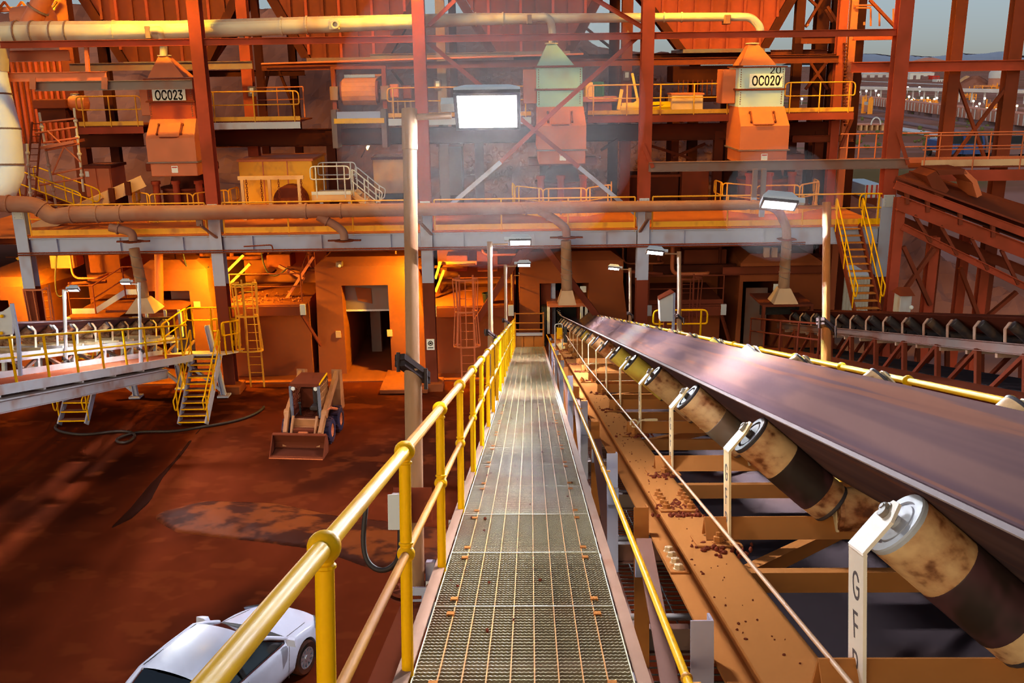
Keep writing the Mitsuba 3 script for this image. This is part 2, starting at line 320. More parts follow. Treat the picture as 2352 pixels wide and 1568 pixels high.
for i, s in enumerate(np.arange(3.7, 34.2, 2.05)):
    cput(t, 'cross_beam', ib((.55, s + .12, -.45), (2.85, s + .12, -.45), .1, .16, .01), 'greybrown')
    cput(t, 'tie_pipe', tube([(.5, s + .45, -.42), (2.85, s + .45, -.42)], .024, 8), 'galv', 50)
    cput(t, 'upper_tie', ch((.95, s + .6, .38), (2.45, s + .6, .38), .08, .09, .008), 'stringer')
    if i % 2 == 0: cput(t, 'diagonal_tie', ang((.96, s + .7, .36), (2.44, s + 2.5, .36), .07), 'stringer')
k = cput(t, 'guard_mesh', cat([bx(.5, 1.3, s - .005, s + .005, -.81, -.80) for s in np.arange(2, 16, .12)] + [bx(x - .005, x + .005, 2, 16, -.81, -.80) for x in np.arange(.5, 1.31, .2)]), 'cable', kind='stuff', label='dark guard mesh under the conveyor')
cput(t, 'right_deck', bx(2.72, 3.0, 1.5, 34, -.12, -.10), 'stringer')

# belt
def belt_prof(e=0.0, dep=1.0):
    L = [(1.108, 1.105), (1.15, 1.068), (1.30, .938), (1.45, .806), (1.51, .762), (1.58, .735), (1.66, .725)]
    pts = L + [(2 * XC - x, h) for x, h in L[::-1]]
    return pts
def belt(pts, ss, th, f=lambda s: 0.0, xf=lambda s: 0.0):
    p = np.array(pts); d = np.gradient(p, axis=0); nrm = np.stack([-d[:, 1], d[:, 0]], 1); nrm /= np.linalg.norm(nrm, axis=1, keepdims=True)
    up, dn = p + nrm * th, p; ring = np.vstack([up, dn[::-1]]); m = len(ring); v = []; fc = []
    for s in ss: v.append(np.stack([ring[:, 0] + xf(s), ring[:, 0] * 0 + s, ring[:, 1] + f(s)], 1))
    k = np.arange(m); k2 = (k + 1) % m
    for i in range(len(ss) - 1): fc += [np.stack([i * m + k, (i + 1) * m + k2, i * m + k2], 1), np.stack([i * m + k, (i + 1) * m + k, (i + 1) * m + k2], 1)]
    return np.vstack(v), np.vstack(fc)
t = thing('conveyor_belt', 'wide dusty purple-brown rubber belt of the middle conveyor, empty and troughed', 'conveyor belt')
SS = np.concatenate([np.arange(1.0, 33, .475), np.arange(33, 37.6, .3)])
cput(t, 'carry_strand', belt(belt_prof(), SS, .02, sflat, lambda s: -.05 * max(0, s - 33)), 'belt', 40)
for sg, lb in ((1, 'worn pale edge of the belt'), (-1, None)):
    e = np.array([(1.100, 1.112), (1.118, 1.132)]) if sg == 1 else None
    if e is not None: cput(t, 'worn_edge', cat(*[bar((1.106, a, 1.112 + sflat(a)), (1.106 - .05 * max(0, b - 33), b, 1.112 + sflat(b)), .017, .010, (-.7, 0, .75)) for a, b in zip(SS[:-1:2], SS[2::2])]), 'rubberedge', label=lb)
cput(t, 'return_strand', bx(.93, 2.47, 1.0, 34, -.20, -.18), 'beltshaded', label='dark grey lower run of the belt')

# idlers
AX = V(.755, 0, -.656); NO = V(.656, 0, .755)
def roller(a, b, r, m, n=28):
    a, b = np.array(a), np.array(b); L = np.linalg.norm(b - a)
    return lathe([(r * .99, 0), (r, .006), (r, L - .006), (r * .99, L)], a, b - a, n)
def seal(a, ax, r, n=28):   # stepped end cap facing -ax
    ax = unit(ax); a = np.array(a)
    return lathe([(r * .99, .0), (r * 1.0, -.014), (r * .97, -.02), (r * .72, -.02), (r * .70, -.012), (r * .62, -.012), (r * .60, -.018), (r * .2, -.018), (r * .2, -.03), (0, -.03)], a, ax, n)
for i in range(17):
    s = 2.86 + 1.9 * i; n = 28 if i < 5 else 16
    t = thing('idler_set', f'{ORD[i]} troughing idler set from the camera under the middle belt, ' + ('pale grey-faced rusty roller' if i == 0 else 'bright yellow roller' if i in (4, 5, 9) else 'rusty mottled roller'), 'idler', 'roller sets under the middle belt')
    for sd in (0, 1):
        f = (lambda v: V(*v)) if sd == 0 else (lambda v: V(2 * XC - v[0], v[1], v[2]))
        ex = .16 * sd; a = f(V(1.10, s, .967) - AX * ex); b = f(V(1.10, s, .967) + AX * .50); ax = unit(b - a)
        w = cput(t, 'wing_roller', roller(a, b, .11, n), 'rolleryellow' if i in (4, 5, 9) else 'roller', 35, label=None)
        if sd == 0 and i in (0, 1, 2): cput(w, 'dark_band', lathe([(.1105, .19 if i < 2 else .24), (.1122, .195 if i < 2 else .242), (.1122, .42), (.1105, .425)], a, ax, n), 'rollerdark' if i < 2 else 'rollergrey', 35)
        cput(w, 'end_cap', seal(a, ax, .11, n), 'sealgrey' if i == 0 and sd == 0 else 'sealdark', 20)
        cput(w, 'inner_cap', seal(b, -ax, .11, n), 'sealdark', 20)
        cput(w, 'shaft', cyl(a - ax * .075, b + ax * .06, .017, 12), 'rollergrey', 55)
        # end bracket: a bent flat bar, broad side to the walkway
        q0, q1 = V(.975 - .755 * ex, s, .46), V(.975 - .755 * ex, s, .895 + .656 * ex); q2 = q1 + NO * .185
        g = [bar(f(q0), f(q1), .13, .011, (1, 0, 0))]
        hw = .065
        e2 = [(q1 + V(0, -hw, 0)), (q1 + V(0, hw, 0)), (q2 - NO * .06 + V(0, hw, 0)), (q2 + V(0, hw * .35, 0)), (q2 + V(0, -hw * .35, 0)), (q2 - NO * .06 + V(0, -hw, 0))]
        g.append(prism([f(x - AX * .011) for x in e2], f(AX * .011) - f(V(0, 0, 0))))
        g.append(tube([f(q1 + V(0, -.064, 0)), f(q1 + V(0, .064, 0))], .0075, 8))
        br = cput(t, 'end_bracket', cat(*g), 'bracketwhite' if i == 0 else 'bracket')
        cput(br, 'pin', bolt(f(q2 - NO * .035 - AX * .011 + V(0, .018, 0)), f(-AX) - f(V(0, 0, 0)), .016, .014, .006), 'rollergrey')
        if sd == 0 and i < 7:
            M = frame(V(.9692, s + .0, 0), V(0, -1, 0), V(0, 0, 1), V(-1, 0, 0))
            for ch_, z in zip('GFP', (.79, .67, .55)):
                cput(br, 'letter', tf(tf(text(ch_, .082, np.eye(4), .001, False, True, .8), np.eye(4)), M @ frame(V(.004, z, 0), V(1, 0, 0), V(-.12, 1, 0), V(0, 0, 1))), 'greyink')
        foot = cput(t, 'foot_plate', cat(bev(*sorted((f(V(.80 - .1 * sd, 0, 0))[0], f(V(1.02, 0, 0))[0])), s - .16, s + .06, .45, .462, .003)), 'stringer')
        cput(foot, 'bolt', bolt(f(V(.91, s - .105, .462)), (0, 0, 1), .022, .03, .022), 'stringer')
        xi = 1.505
        cput(t, 'inner_bracket', cat(hull([f(V(xi + dx, s + dy, z)) for dx in (-.006, .006) for dy, z in ((-.06, .5), (.06, .5), (-.022, .67), (.022, .67))])), 'bracket')
    cput(t, 'centre_roller', cat(roller((1.525, s + .0, .60), (2 * XC - 1.525, s, .60), .11, 16), seal((1.525, s, .6), (1, 0, 0), .11, 16)), 'roller', 35)
    cput(t, 'transom', cat(hull([V(x, s + y, z) for x in (.86, 2 * XC - .76) for y, z in ((0, .565), (.012, .565), (.075, .465), (.062, .465))]), hull([V(x, s + y, z) for x in (.86, 2 * XC - .76) for y, z in ((0, .565), (.012, .565), (-.062, .465), (-.05, .465))])), 'stringer')
# pull cord on eye bolts
t = thing('safety_cord', 'pinkish emergency pull cord strung through eye bolts along the left conveyor beam', 'cord')
cput(t, 'cord', tube([(.90, 1.5, .555), (.9, 8.3, .575), (.9, 15.4, .60), (.88, 24, .80), (.9, 33, .75)], .0085, 8), 'tan', 50)
for s in (8.35, 15.5, 21.9, 29.6):
    h = .575 + (s - 8.3) * .0035
    ring = [(.9 + .032 * cos(a), s, h + .032 * sin(a)) for a in np.linspace(-2.2, 3.6, 16)]
    cput(t, 'eye_bolt', cat(tube(bend([(.955 + .15, s, h + .03), (.96, s, h + .028), (.925, s, h - .012)], .02), .008, 8), tube(ring, .008, 8), bar((1.1, s, h + .03), (.99, s, h + .03), .02)), 'bracket', 50)
# ore crumbs on the beam
r = np.random.default_rng(3); ps, rs = [], []
for s, x, nn in ((2.75, .9, 10), (4.65, .93, 34), (5.6, .84, 60), (5.38, .84, 40), (6.6, .9, 40), (8.55, .93, 70), (10.5, .9, 55), (12.4, .9, 50), (14.3, .9, 40), (16.2, .85, 60), (18.1, .85, 60), (20, .85, 60), (23, .85, 60)):
    for _ in range(nn): ps.append(C(x + r.normal(0, .055), s - .09 + r.normal(0, .06 if s != 5.38 else .015), .455)); rs.append(r.uniform(.004, .013) + .0006 * s)
for _ in range(120): ps.append(C(r.uniform(.73, .94), r.uniform(3.0, 12), .452)); rs.append(r.uniform(.002, .007))
solo('ore_crumbs', cat(*rocks(ps, rs, 4)), 'redbrown', 'scattered red-brown ore crumbs lying on the left conveyor beam', 'ore', kind='stuff')
ps = [C(r.uniform(WL + .03, WR - .03), r.uniform(4.5, 20), .006) for _ in range(40)]
solo('ore_crumbs', cat(*rocks(ps, r.uniform(.005, .014, 40), 5)), 'redbrown', 'few small red-brown ore crumbs lying on the walkway grating', 'ore', kind='stuff')
# pull key switch
t = thing('pull_switch', 'bright yellow emergency stop switch box on a bent pipe bracket beside the middle belt', 'switch box')
cput(t, 'box', bev(.66, .80, 23.9, 24.05, .70, .98, .01), 'yellow')
cput(t, 'lever', cat(bev(.72, .79, 23.84, 23.9, .74, .80, .008), cyl((.755, 23.9, .77), (.755, 23.8, .77), .02, 8)), 'yellowdusty')
cput(t, 'back_plate', bev(.83, .92, 23.95, 24.2, .6, 1.0, .01), 'black')
cput(t, 'bracket', tube(bend([(.62, 24.1, .45), (.62, 24.1, 1.06), (.80, 24.1, 1.08), (.80, 24.1, .45)], .05), .014, 8), 'galvclean', 50)
# end of the walkway
t = thing('walkway_gate', 'dusty steel bars and boards closing the lower end of the middle walkway', 'gate')
for x in (-.55, .47): cput(t, 'post', bev(x - .03, x + .03, 34.5, 34.56, -.1, 1.25, .006), 'stringer')
for h in (1.2, .86, .62): cput(t, 'bar', tube([(-.58, 34.5, h), (.5, 34.5, h)], .025, 8), 'stringer', 50)
for x0, x1 in ((-.52, -.25), (-.23, .12), (.14, .44)): cput(t, 'board', bev(x0, x1, 34.55, 34.6, -.05, .38, .01), 'stringer')
cput(t, 'sill', bev(-.52, .44, 34.52, 34.6, .40, .52, .01), 'grey')

# ================================================================ the ground
def ground_fn(p, n, uv):
    a = fb(p.x * .35, p.y * .35, 0.0, 4); b = fb(p.x * 1.6 + 9, p.y * 2.4, 2.0, 3)
    c = mix(lin(84, 30, 14), lin(50, 18, 10), sm(.35, .7, a))
    c = mix(c, lin(98, 40, 18), .5 * sm(.55, .75, b))
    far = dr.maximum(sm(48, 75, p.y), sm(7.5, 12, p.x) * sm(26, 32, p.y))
    d = mix(lin(186, 128, 116), lin(164, 106, 88), sm(.35, .65, fb(p.x * .05, p.y * .16, 1.0, 4)))  # far ground paled: distance haze put into its colour
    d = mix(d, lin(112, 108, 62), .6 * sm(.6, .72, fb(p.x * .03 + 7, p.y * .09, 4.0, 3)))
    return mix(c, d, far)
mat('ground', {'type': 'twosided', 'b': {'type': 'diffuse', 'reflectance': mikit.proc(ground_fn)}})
def wet_fn(p, n, uv):
    a = fb(p.x * 1.7, p.y * 2.6, 0.0, 4)
    return mix(lin(104, 44, 14), lin(56, 20, 9), sm(.38, .62, a))
mat('wetmud', {'type': 'twosided', 'b': {'type': 'principled', 'base_color': mikit.proc(wet_fn), 'roughness': .6, 'specular': .03}})
mat('darkmud', plain((40, 15, 9), .9, spec=.02))
gx = np.concatenate([[-4000, -1200, -400, -150, -80], np.arange(-44, 24, .5), np.arange(24, 60, 3), [80, 150, 400, 1200, 4000]])
gy = np.concatenate([[-300, -60, -10], np.arange(4, 46, .5), np.arange(46, 90, 3), [120, 200, 400, 900, 2000, 5200]])
X_, Y_ = np.meshgrid(gx, gy)
Z_ = (meshkit.fbm(np.stack([X_ * .5, Y_ * .5, X_ * 0], -1), 4, 2) - .5) * .10 * (np.abs(X_) < 60) * (Y_ < 90)
def grid(X, Y, Z):
    m, n = X.shape; v = np.stack([X, Y, Z], -1).reshape(-1, 3); i, j = np.meshgrid(np.arange(m - 1), np.arange(n - 1), indexing='ij'); a = (i * n + j).ravel()
    return v, np.vstack([np.stack([a, a + 1, a + n + 1], 1), np.stack([a, a + n + 1, a + n], 1)])
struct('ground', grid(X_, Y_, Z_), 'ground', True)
# wet mud bank and drainage rut
q = [AZ(x, y, 0) for x, y in ((390, 1185), (470, 1165), (620, 1170), (760, 1200), (900, 1215), (1010, 1230), (1000, 1300), (880, 1290), (740, 1245), (560, 1225), (430, 1210))]
c0 = np.mean(q, 0)
def patch(poly, hgt, seed, amp=.03, res=60, buf=.35):
    from shapely.geometry import Polygon, Point
    P = Polygon([(a[0], a[1]) for a in poly]).buffer(buf).buffer(-.02); x0, y0, x1, y1 = P.bounds
    X, Y = np.meshgrid(np.linspace(x0, x1, res * 2), np.linspace(y0, y1, res)); import shapely
    pts = shapely.points(X, Y); ins = shapely.contains(P, pts); d = shapely.distance(P.boundary, pts)
    Z = np.where(ins, hgt * np.clip(d / .5, 0, 1) ** .7, -.15 * np.clip(d / .1, 0, 1)) + (meshkit.fbm(np.stack([X * 3, Y * 3, X * 0], -1), 3, seed) - .5) * amp * np.clip(d / .2, 0, 1) * ins
    return grid(X, Y, Z + .03)
solo('mud_bank', patch(q, .12, 4, .05), 'wetmud', 'low glistening orange bank of wet mud on the yard floor', 'mud', smooth=True)
q = [AZ(x, y, 0) for x, y in ((462, 985), (440, 1008), (400, 1060), (345, 1115), (300, 1170), (258, 1212), (300, 1190), (345, 1150), (372, 1098), (420, 1040))]
solo('drain_rut', patch(q, .012, 6, .015, 90, .03), 'darkmud', 'dark wet rut running across the dirt yard', 'rut', smooth=True)
hp = [AZ(x, y, .06) for x, y in ((606, 934), (585, 950), (540, 966), (466, 980), (390, 990), (308, 994), (276, 1004), (268, 1012), (285, 1016), (306, 1006), (302, 993), (280, 990), (200, 997), (150, 993), (128, 984), (131, 975))]
from scipy.interpolate import make_interp_spline
def spline(p, n): p = np.array(p); t = np.r_[0, np.cumsum(np.linalg.norm(np.diff(p, axis=0), axis=1))]; return make_interp_spline(t, p, min(3, len(p) - 1))(np.linspace(0, t[-1], n))
solo('hose', tube(spline(hp, 120), .045, 8), 'cable', 'long dark hose looped across the dirt yard past the stairs', 'hose', smooth=True)
a = AZ(925, 858, 0); b = AZ(872, 905, 0); solo('concrete_slab', bev(b[0], b[0] + 1.7, b[1], a[1], 0, .16, .02), 'concrete', 'low concrete ramp slab on the ground before the middle doorway', 'slab')

# ================================================================ lamps
def led(c, k): return {'type': 'area', 'radiance': {'type': 'rgb', 'value': [c[0] * k, c[1] * k, c[2] * k]}}
WHITE, SODIUM = (.93, 1.0, 1.07), (1.0, .58, .02)
def lens(t, g, c, k, name='lens', pick=1.5):
    kk = key(t + '__' + name); scene[kk] = mikit.ply(g, 'mat_lampglass', False, emitter={**led(c, k), 'sampling_weight': pick}); return kk
def quad(o, ex, ey): # emits along ex x ey
    o, ex, ey = map(np.array, (o, ex, ey)); return np.array([o - ex - ey, o + ex - ey, o + ex + ey, o - ex + ey]), np.array([[0, 1, 2], [0, 2, 3]])
def lamp_head(t, o, along, nrm, w, l, power, hm='galvclean', c=WHITE, pick=1.5):
    """o: middle of the lens; along: arm direction; nrm: the way it shines."""
    al, n = unit(along), unit(nrm); e = unit(np.cross(n, al)); al = np.cross(e, n)
    M = frame(o, al, e, n)
    h = part(t, 'lamp_head', tf(cat(hull([(sx * l * .5 * a, sy * w * .5 * a, z) for sx in (-1, 1) for sy in (-1, 1) for a, z in ((1.12, -.012), (1.12, -.05), (.75, -.13))]), bar((-l * .8, 0, -.06), (-l * .5, 0, -.06), .06)), M), hm)
    part(h, 'rim', tf(cat(*[bx(*q) for q in ((-l * .56, l * .56, -w * .58, -w * .5, -.02, .012), (-l * .56, l * .56, w * .5, w * .58, -.02, .012), (-l * .56, -l * .5, -w * .5, w * .5, -.02, .012), (l * .5, l * .56, -w * .5, w * .5, -.02, .012))]), M), 'sealdark')
    lens(h, tf(quad((0, 0, .0), (l * .5, 0, 0), (0, w * .5, 0)), M), c, power, pick=pick)
def lamp_pole(label, x, s, h0, h1, hinge, sgn, power, m='pipelow', r=.045, arm=.30, w=.15, l=.33, group='lamp poles along the middle conveyor', nrm=(0, -.42, -.9), pick=1.5):
    t = thing('lamp_pole', label, 'lamp pole', group)
    cput(t, 'pole', cat(tube([(x, s, h0), (x, s, hinge)], r * 1.15, 16), tube([(x, s, hinge), (x, s, h1)], r * .9, 16), tube([(x, s, h1 - .25), (x, s, h1)], r * 1.02, 16)), m, 55)
    cput(t, 'hinge', cat(prism([(x - .11, s - .02, hinge + .05), (x - .04, s - .08, hinge + .06), (x + .11, s - .02, hinge - .06), (x + .04, s + .07, hinge - .06), (x - .08, s + .06, hinge + .03)], (0, .01, .035)), prism([(x - .11, s - .02, hinge + .012), (x - .04, s - .08, hinge + .02), (x + .11, s - .02, hinge - .10), (x + .04, s + .07, hinge - .10), (x - .08, s + .06, hinge - .008)], (0, .01, .035)), cyl((x + .085, s - .04, hinge - .13), (x + .085, s - .04, hinge - .0), .012, 8), cyl((x - .085, s - .04, hinge - .02), (x - .085, s - .04, hinge + .1), .012, 8)), 'hinge')
    cput(t, 'arm', tube([(x, s, h1 - .05), (x + sgn * arm, s, h1 - .045)], r * .42, 10), m, 55)
    o = C(x + sgn * (arm + l * .62), s - .02, h1 - .02); n = MC[:3, :3] @ np.array(nrm)
    lamp_head(t, o, CX * sgn, n, w, l, power, pick=pick)
    return t
LED = 4200.0
big = lamp_pole('tall pale lamp pole nearest the camera, its flood lamp glaring white', -.735, 5.95, -.15, 2.84, 1.24, 1, LED * .11, 'pole', .048, .26, .25, .36, nrm=(0, -.62, -.78), pick=3.0)
cput(big, 'base_flange', cat(lathe([(0, 0), (.16, 0), (.16, .02), (0, .02)], (-.735, 5.95, -.17), (0, 0, 1), 28), lathe([(0, 0), (.165, 0), (.165, .012), (0, .012)], (-.735, 5.95, -.2), (0, 0, 1), 28)), 'redbrown', 55)
for a in range(6): cput(big, 'flange_bolt', bolt((-.735 + .12 * cos(a * 1.047), 5.95 + .12 * sin(a * 1.047), -.15), (0, 0, 1), .014, .018, .01), 'redbrown')
bj = cput(big, 'junction_box', cat(bev(-.87, -.75, 5.80, 5.9, .27, .47, .008), bx(-.88, -.74, 5.785, 5.80, .262, .478)), 'galv')
cput(bj, 'mount_plate', bx(-.86, -.62, 5.89, 5.9, .28, .5), 'redbrown'); cput(bj, 'bolt', bolt((-.65, 5.885, .40), (0, -1, 0), .016, .016, .01), 'redbrown')
cput(big, 'conduit_loop', tube(spline([(-.81, 5.84, .28), (-.815, 5.84, .15), (-.84, 5.86, .05), (-.93, 5.9, -.02), (-1.02, 5.95, .0), (-1.07, 6.0, .12), (-1.06, 6.05, .35)], 40), .017, 10), 'cable', True)
t = thing('pole_outrigger', 'red-brown steel outrigger beam carrying the base of the nearest lamp pole', 'beam')
cput(t, 'beam', ib((-.77, 2.2, -.36), (-.735, 6.1, -.27), .14, .16, .012), 'redbrown'); cput(t, 'bracket', bx(-.74, -.6, 5.8, 5.82, -.35, -.1), 'grey'); cput(t, 'bracket', bev(-.68, -.62, 6.0, 6.08, -.2, .0, .005), 'grey')
for i, (s, hg) in enumerate(((15.9, 1.1), (25.9, 1.1), (35.2, 1.1))):
    lamp_pole(f'rusty lamp pole on the left walkway edge, {ORD[i + 1]} from the camera', -.66, s, -.15, 2.64, hg, 1, LED * (0.8 if i == 0 else 0.9), 'pole', pick=3.0 if i == 0 else 1.5)
for i, s in enumerate((10.2, 20.2, 30.1)):
    lamp_pole(f'{("orange-brown","rusty","thin rusty")[i]} lamp pole on the right side of the middle conveyor, {ORD[i]} from the camera', 3.13, s, -.3, 2.66, (1.36, 1.27, 1.2)[i], -1, LED * (1.2, 1.2, 1.0)[i], 'poleorange' if i == 0 else 'pole', nrm=(-.12, -.4, -.9), pick=(2.5, 1.5, 1.5)[i])
def sodium(label, o, along, nrm, power, w=.16, l=.3, group=None, pick=1.5):
    t = thing('sodium_lamp', label, 'lamp', group); o = np.array(o)
    lamp_head(t, o, along, nrm, w, l, power, 'yellowdusty', SODIUM, pick)
    part(t, 'bracket', bar(o - unit(along) * (l * .5 + .45) + V(0, 0, .06), o - unit(along) * l * .5 + V(0, 0, .06), .04), 'darkred'); return t
SOD = 2400.0
for i, (px, pw, nr) in enumerate(((52, 1.0, (.2, .4, -.9)), (497, 1.0, (0, .4, -.9)), (981, 1.0, (-.1, .4, -.9)))):
    sodium(f'orange sodium lamp hidden behind a lower column under the deck, {ORD[i]} from the left', A(px, 594, 33.25), (1, 0, 0), nr, SOD * pw * 1.9, .16, .26, pick=4.0)
for i, (x, y, z) in enumerate(((-17.5, 37.5, 13.9), (-11.5, 32.0, 14.6), (-3.6, 32.0, 14.6), (6.2, 32.2, 14.6), (12.0, 33.5, 14.6))):
    sodium('orange sodium lamp hung high above the upper pipe, ' + ORD[i] + ' from the left', (x, y, z), (1, 0, 0), (.1, .5, -.85), .85 * SOD * (.4, .55, .5, .5, .35)[i], .3, .5, 'high sodium lamps', 2.5)
sodium('bright small sodium lamp beside the white stair behind the yellow container', A(845, 337, 40.5), (.5, 0, .8), (-.3, -.9, -.3), 260, .1, .26, pick=.5)
sodium('small glowing sodium lamp under the boot of the green chute', A(1362, 373, 38.5), (1, 0, 0), (-.2, -.9, -.4), 260, .14, .2, pick=.5)

# ================================================================ the building: front steel frame
Y0 = 32.5
def zat(px, py, Y): return A(px, py, Y)[2]
def xat(px, py, Y): return A(px, py, Y)[0]
def hbeam(x1, x2, yc, Y, h, d=.16, kind='i'):
    z = zat((x1 + x2) / 2, yc, Y); p, q = V(xat(x1, yc, Y), Y, z), V(xat(x2, yc, Y), Y, z)
    return ib(p, q, d, h, .022) if kind == 'i' else bar(p, q, d, h)
fr = thing('front_frame', 'red steel frame across the front of the ore building, with grey lower columns', 'steel frame')
COLS = [(45, 520), (488, 480), (976, 460), (1480, 460), (2040, 480)]; COLX = [xat(a, b, Y0) for a, b in COLS]
zs, zg = zat(976, 470, Y0), zat(976, 650, Y0)
for i, x in enumerate(COLX):
    w = .40 if i < 4 else .46
    part(fr, 'column_shaft', hsec(x, Y0, zs, 14.9 if i else zs + .35, w, .42), 'red', label='red upper column')
    part(fr, 'column_shaft', hsec(x, Y0, zg, zs, w, .42), 'grey', label='grey middle column')
    part(fr, 'column_shaft', hsec(x, Y0, 0.25, zg, w, .42), 'redbrown', label='dusty lower column')
    k = part(fr, 'splice_plate', bev(x - w * .42, x + w * .42, Y0 - .025, Y0, zs - .3, zs + .12, .006), 'galv')
    part(k, 'bolts', cat(*[ball((x + a * w, Y0 - .03, zs - .24 + .1 * j), .02, 1) for a in (-.28, .28) for j in range(4)]), 'grey', kind='stuff')
    part(fr, 'footing', bev(x - .4, x + .4, Y0 - .2, Y0 + .6, -.05, .28, .03), 'concrete')
for (i, j, ym) in ((0, 1, 97), (1, 2, 90), (2, 3, 82), (3, 4, 72)):
    p = V(COLX[i] + .2, Y0 + .18, zat(1045, 88, Y0)); q = V(COLX[j] - .2, Y0 + .18, p[2]); part(fr, 'beam', ib(p, q, .18, .22, .02), 'red')
part(fr, 'beam', ib(V(COLX[0] - 3, Y0 + .18, p[2]), V(COLX[0] - .2, Y0 + .18, p[2]), .18, .22, .02), 'red')
part(fr, 'beam', hbeam(1490, 2085, 379, Y0 - .05, .32, .2), 'greybrown', label='dusty grey-brown beam between the two right columns')
for (xa, ya, xb, yb) in ((1476, 330, 1500, 385), (2062, 300, 2086, 378)):
    part(fr, 'knee_brace', bar(A(xa, ya, Y0 - .1), A(xb, yb, Y0 - .1), .12, .03, (0, 1, 0)), 'red')
for (xa, ya, xb, yb, m) in ((967, 84, 1190, 268, 'red'), (1190, 268, 1330, 384, 'red'), (1330, 384, 1470, 500, 'grey'), (1474, 76, 1284, 245, 'red'), (1284, 245, 1150, 372, 'red'), (1150, 372, 1010, 492, 'grey'), (1045, 0, 985, 58, 'red'), (1350, -12, 1475, 62, 'red')):
    part(fr, 'brace', ang(A(xa, ya, Y0 + .3), A(xb, yb, Y0 + .3), .14, .014, (0, 1, 0)), m)
for (xa, ya, xb, yb) in ((1240, 552, 1384, 742), (1200, 575, 1096, 735), (1235, 552, 1180, 600)):
    part(fr, 'lower_brace', bar(A(xa, ya, Y0 + .3), A(xb, yb, Y0 + .3), .22, .2, (0, 1, 0)), 'redbrown')
for (x1, x2, y, Y, h, m) in ((80, 442, 196, 33.3, .31, 'greybrown'), (-20, 245, 176, 33.8, .3, 'orange'), (-20, 160, 128, 34.6, .36, 'orange'), (160, 580, 152, 36.6, .28, 'greybrown'), (600, 1925, 145, 37.2, .26, 'redbrown'), (850, 1180, 128, 38.2, .2, 'greybrown')):
    part(fr, 'cross_beam', hbeam(x1, x2, y, Y, h, .2), m)
part(fr, 'hanger_post', bar(A(198, 95, 33.6), A(202, 165, 33.6), .12, .12), 'orange')
for a, b in ((75, 185), (240, 185)): part(fr, 'stiffener', bar(A(a, b - 8, 33.15), A(a, b + 20, 33.15), .03, .2), 'orange')
part(fr, 'pipe_rail', tube([A(600, 147, 36.9), A(1340, 124, 36.9)], .04, 8), 'orange', 50)
# notice on column B
t = thing('column_notice', 'small white notice with a dark round symbol low on a rusty column', 'sign')
c = A(989, 791, Y0 - .04); part(t, 'board', bev(c[0] - .14, c[0] + .14, c[1] - .01, c[1] + .01, c[2] - .2, c[2] + .2, .004), 'sign')
part(t, 'symbol', cat(tube([c + V(.075 * cos(a), -.015, .05 + .075 * sin(a)) for a in np.linspace(0, 2 * pi, 17)[:-1]], .014, 6, closed=True), bx(c[0] - .04, c[0] + .04, c[1] - .018, c[1] - .01, c[2] + .02, c[2] + .08), bx(c[0] - .09, c[0] + .09, c[1] - .018, c[1] - .01, c[2] - .13, c[2] - .1)), 'ink', kind='stuff')

# ---- handrails in the building
def rail(pts, label, posts=None, sp=1.5, h=1.05, r=.027, mid=True, kick=.16, m='yellow', loop=True, nm='handrail', group=None, km=None):
    """pts: foot points of the rail line."""
    t = thing(nm, label, 'handrail', group); p = [np.array(x, float) for x in pts]; U = V(0, 0, 1); n = len(p)
    for i in range(n - 1):
        a, b = p[i], p[i + 1]; L = np.linalg.norm(b - a); d = (b - a) / max(L, 1e-6); e = min(.18, L * .2) if loop else 0
        if loop:
            hm = h * .55
            path = bend([a + d * e + U * hm, a + U * hm, a + U * h, b + U * h, b + U * hm, b - d * e + U * hm], .17, 4)
            part(t, 'top_rail', tube(path, r, 7), m, 55); part(t, 'middle_rail', tube([a + d * e + U * hm, b - d * e + U * hm], r * .85, 6), m, 55)
        else:
            part(t, 'top_rail', tube([a + U * h, b + U * h], r, 8), m, 55)
            if mid: part(t, 'middle_rail', tube([a + U * h * .55, b + U * h * .55], r * .85, 6), m, 55)
        k = max(2, int(round(L / sp)) + 1); ts = np.linspace(.2 / L if loop else 0, 1 - (.2 / L if loop else 0), k) if posts is None else posts
        for q in ts:
            if i and not loop and q == 0: continue
            part(t, 'post', tube([a + (b - a) * q - U * .12, a + (b - a) * q + U * h], r * 1.05, 7), m, 55)
        if kick:
            part(t, 'kick_plate', bar(a + U * kick * .55, b + U * kick * .55, .012, kick), km or m)
    return t
# ---- lower deck
z2 = zat(1176, 528, Y0); XL, XR = COLX[0], xat(2030, 520, Y0)
dk = thing('lower_deck', 'long dusty steel deck across the building with a grey edge beam', 'deck')
part(dk, 'floor_plate', bx(XL - 3, XR, Y0 + .06, 41, z2 - .06, z2), 'deckdust', label='dust-covered deck plates')
for i in range(4):
    a, b = COLX[i] + .22, COLX[i + 1] - .22
    part(dk, 'edge_beam', ib(V(a, Y0 + .16, z2 - .36), V(b, Y0 + .16, z2 - .36), .22, .58, .025), 'grey', label='grey edge beam')
    for q in np.linspace(.15, .85, 3): part(dk, 'web_stiffener', bx(a + (b - a) * q - .008, a + (b - a) * q + .008, Y0 + .06, Y0 + .15, z2 - .62, z2 - .1), 'grey')
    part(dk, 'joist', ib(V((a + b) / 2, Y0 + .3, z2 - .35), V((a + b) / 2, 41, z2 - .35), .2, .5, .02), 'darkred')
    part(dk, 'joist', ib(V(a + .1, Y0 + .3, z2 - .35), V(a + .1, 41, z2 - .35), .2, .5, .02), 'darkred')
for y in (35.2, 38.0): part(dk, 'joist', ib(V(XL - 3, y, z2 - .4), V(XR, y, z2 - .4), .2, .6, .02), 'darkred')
pc = [A(40, 581, Y0 - .1), A(600, 574, Y0 - .1), A(1180, 563, Y0 - .1), A(1850, 555, Y0 - .1)]
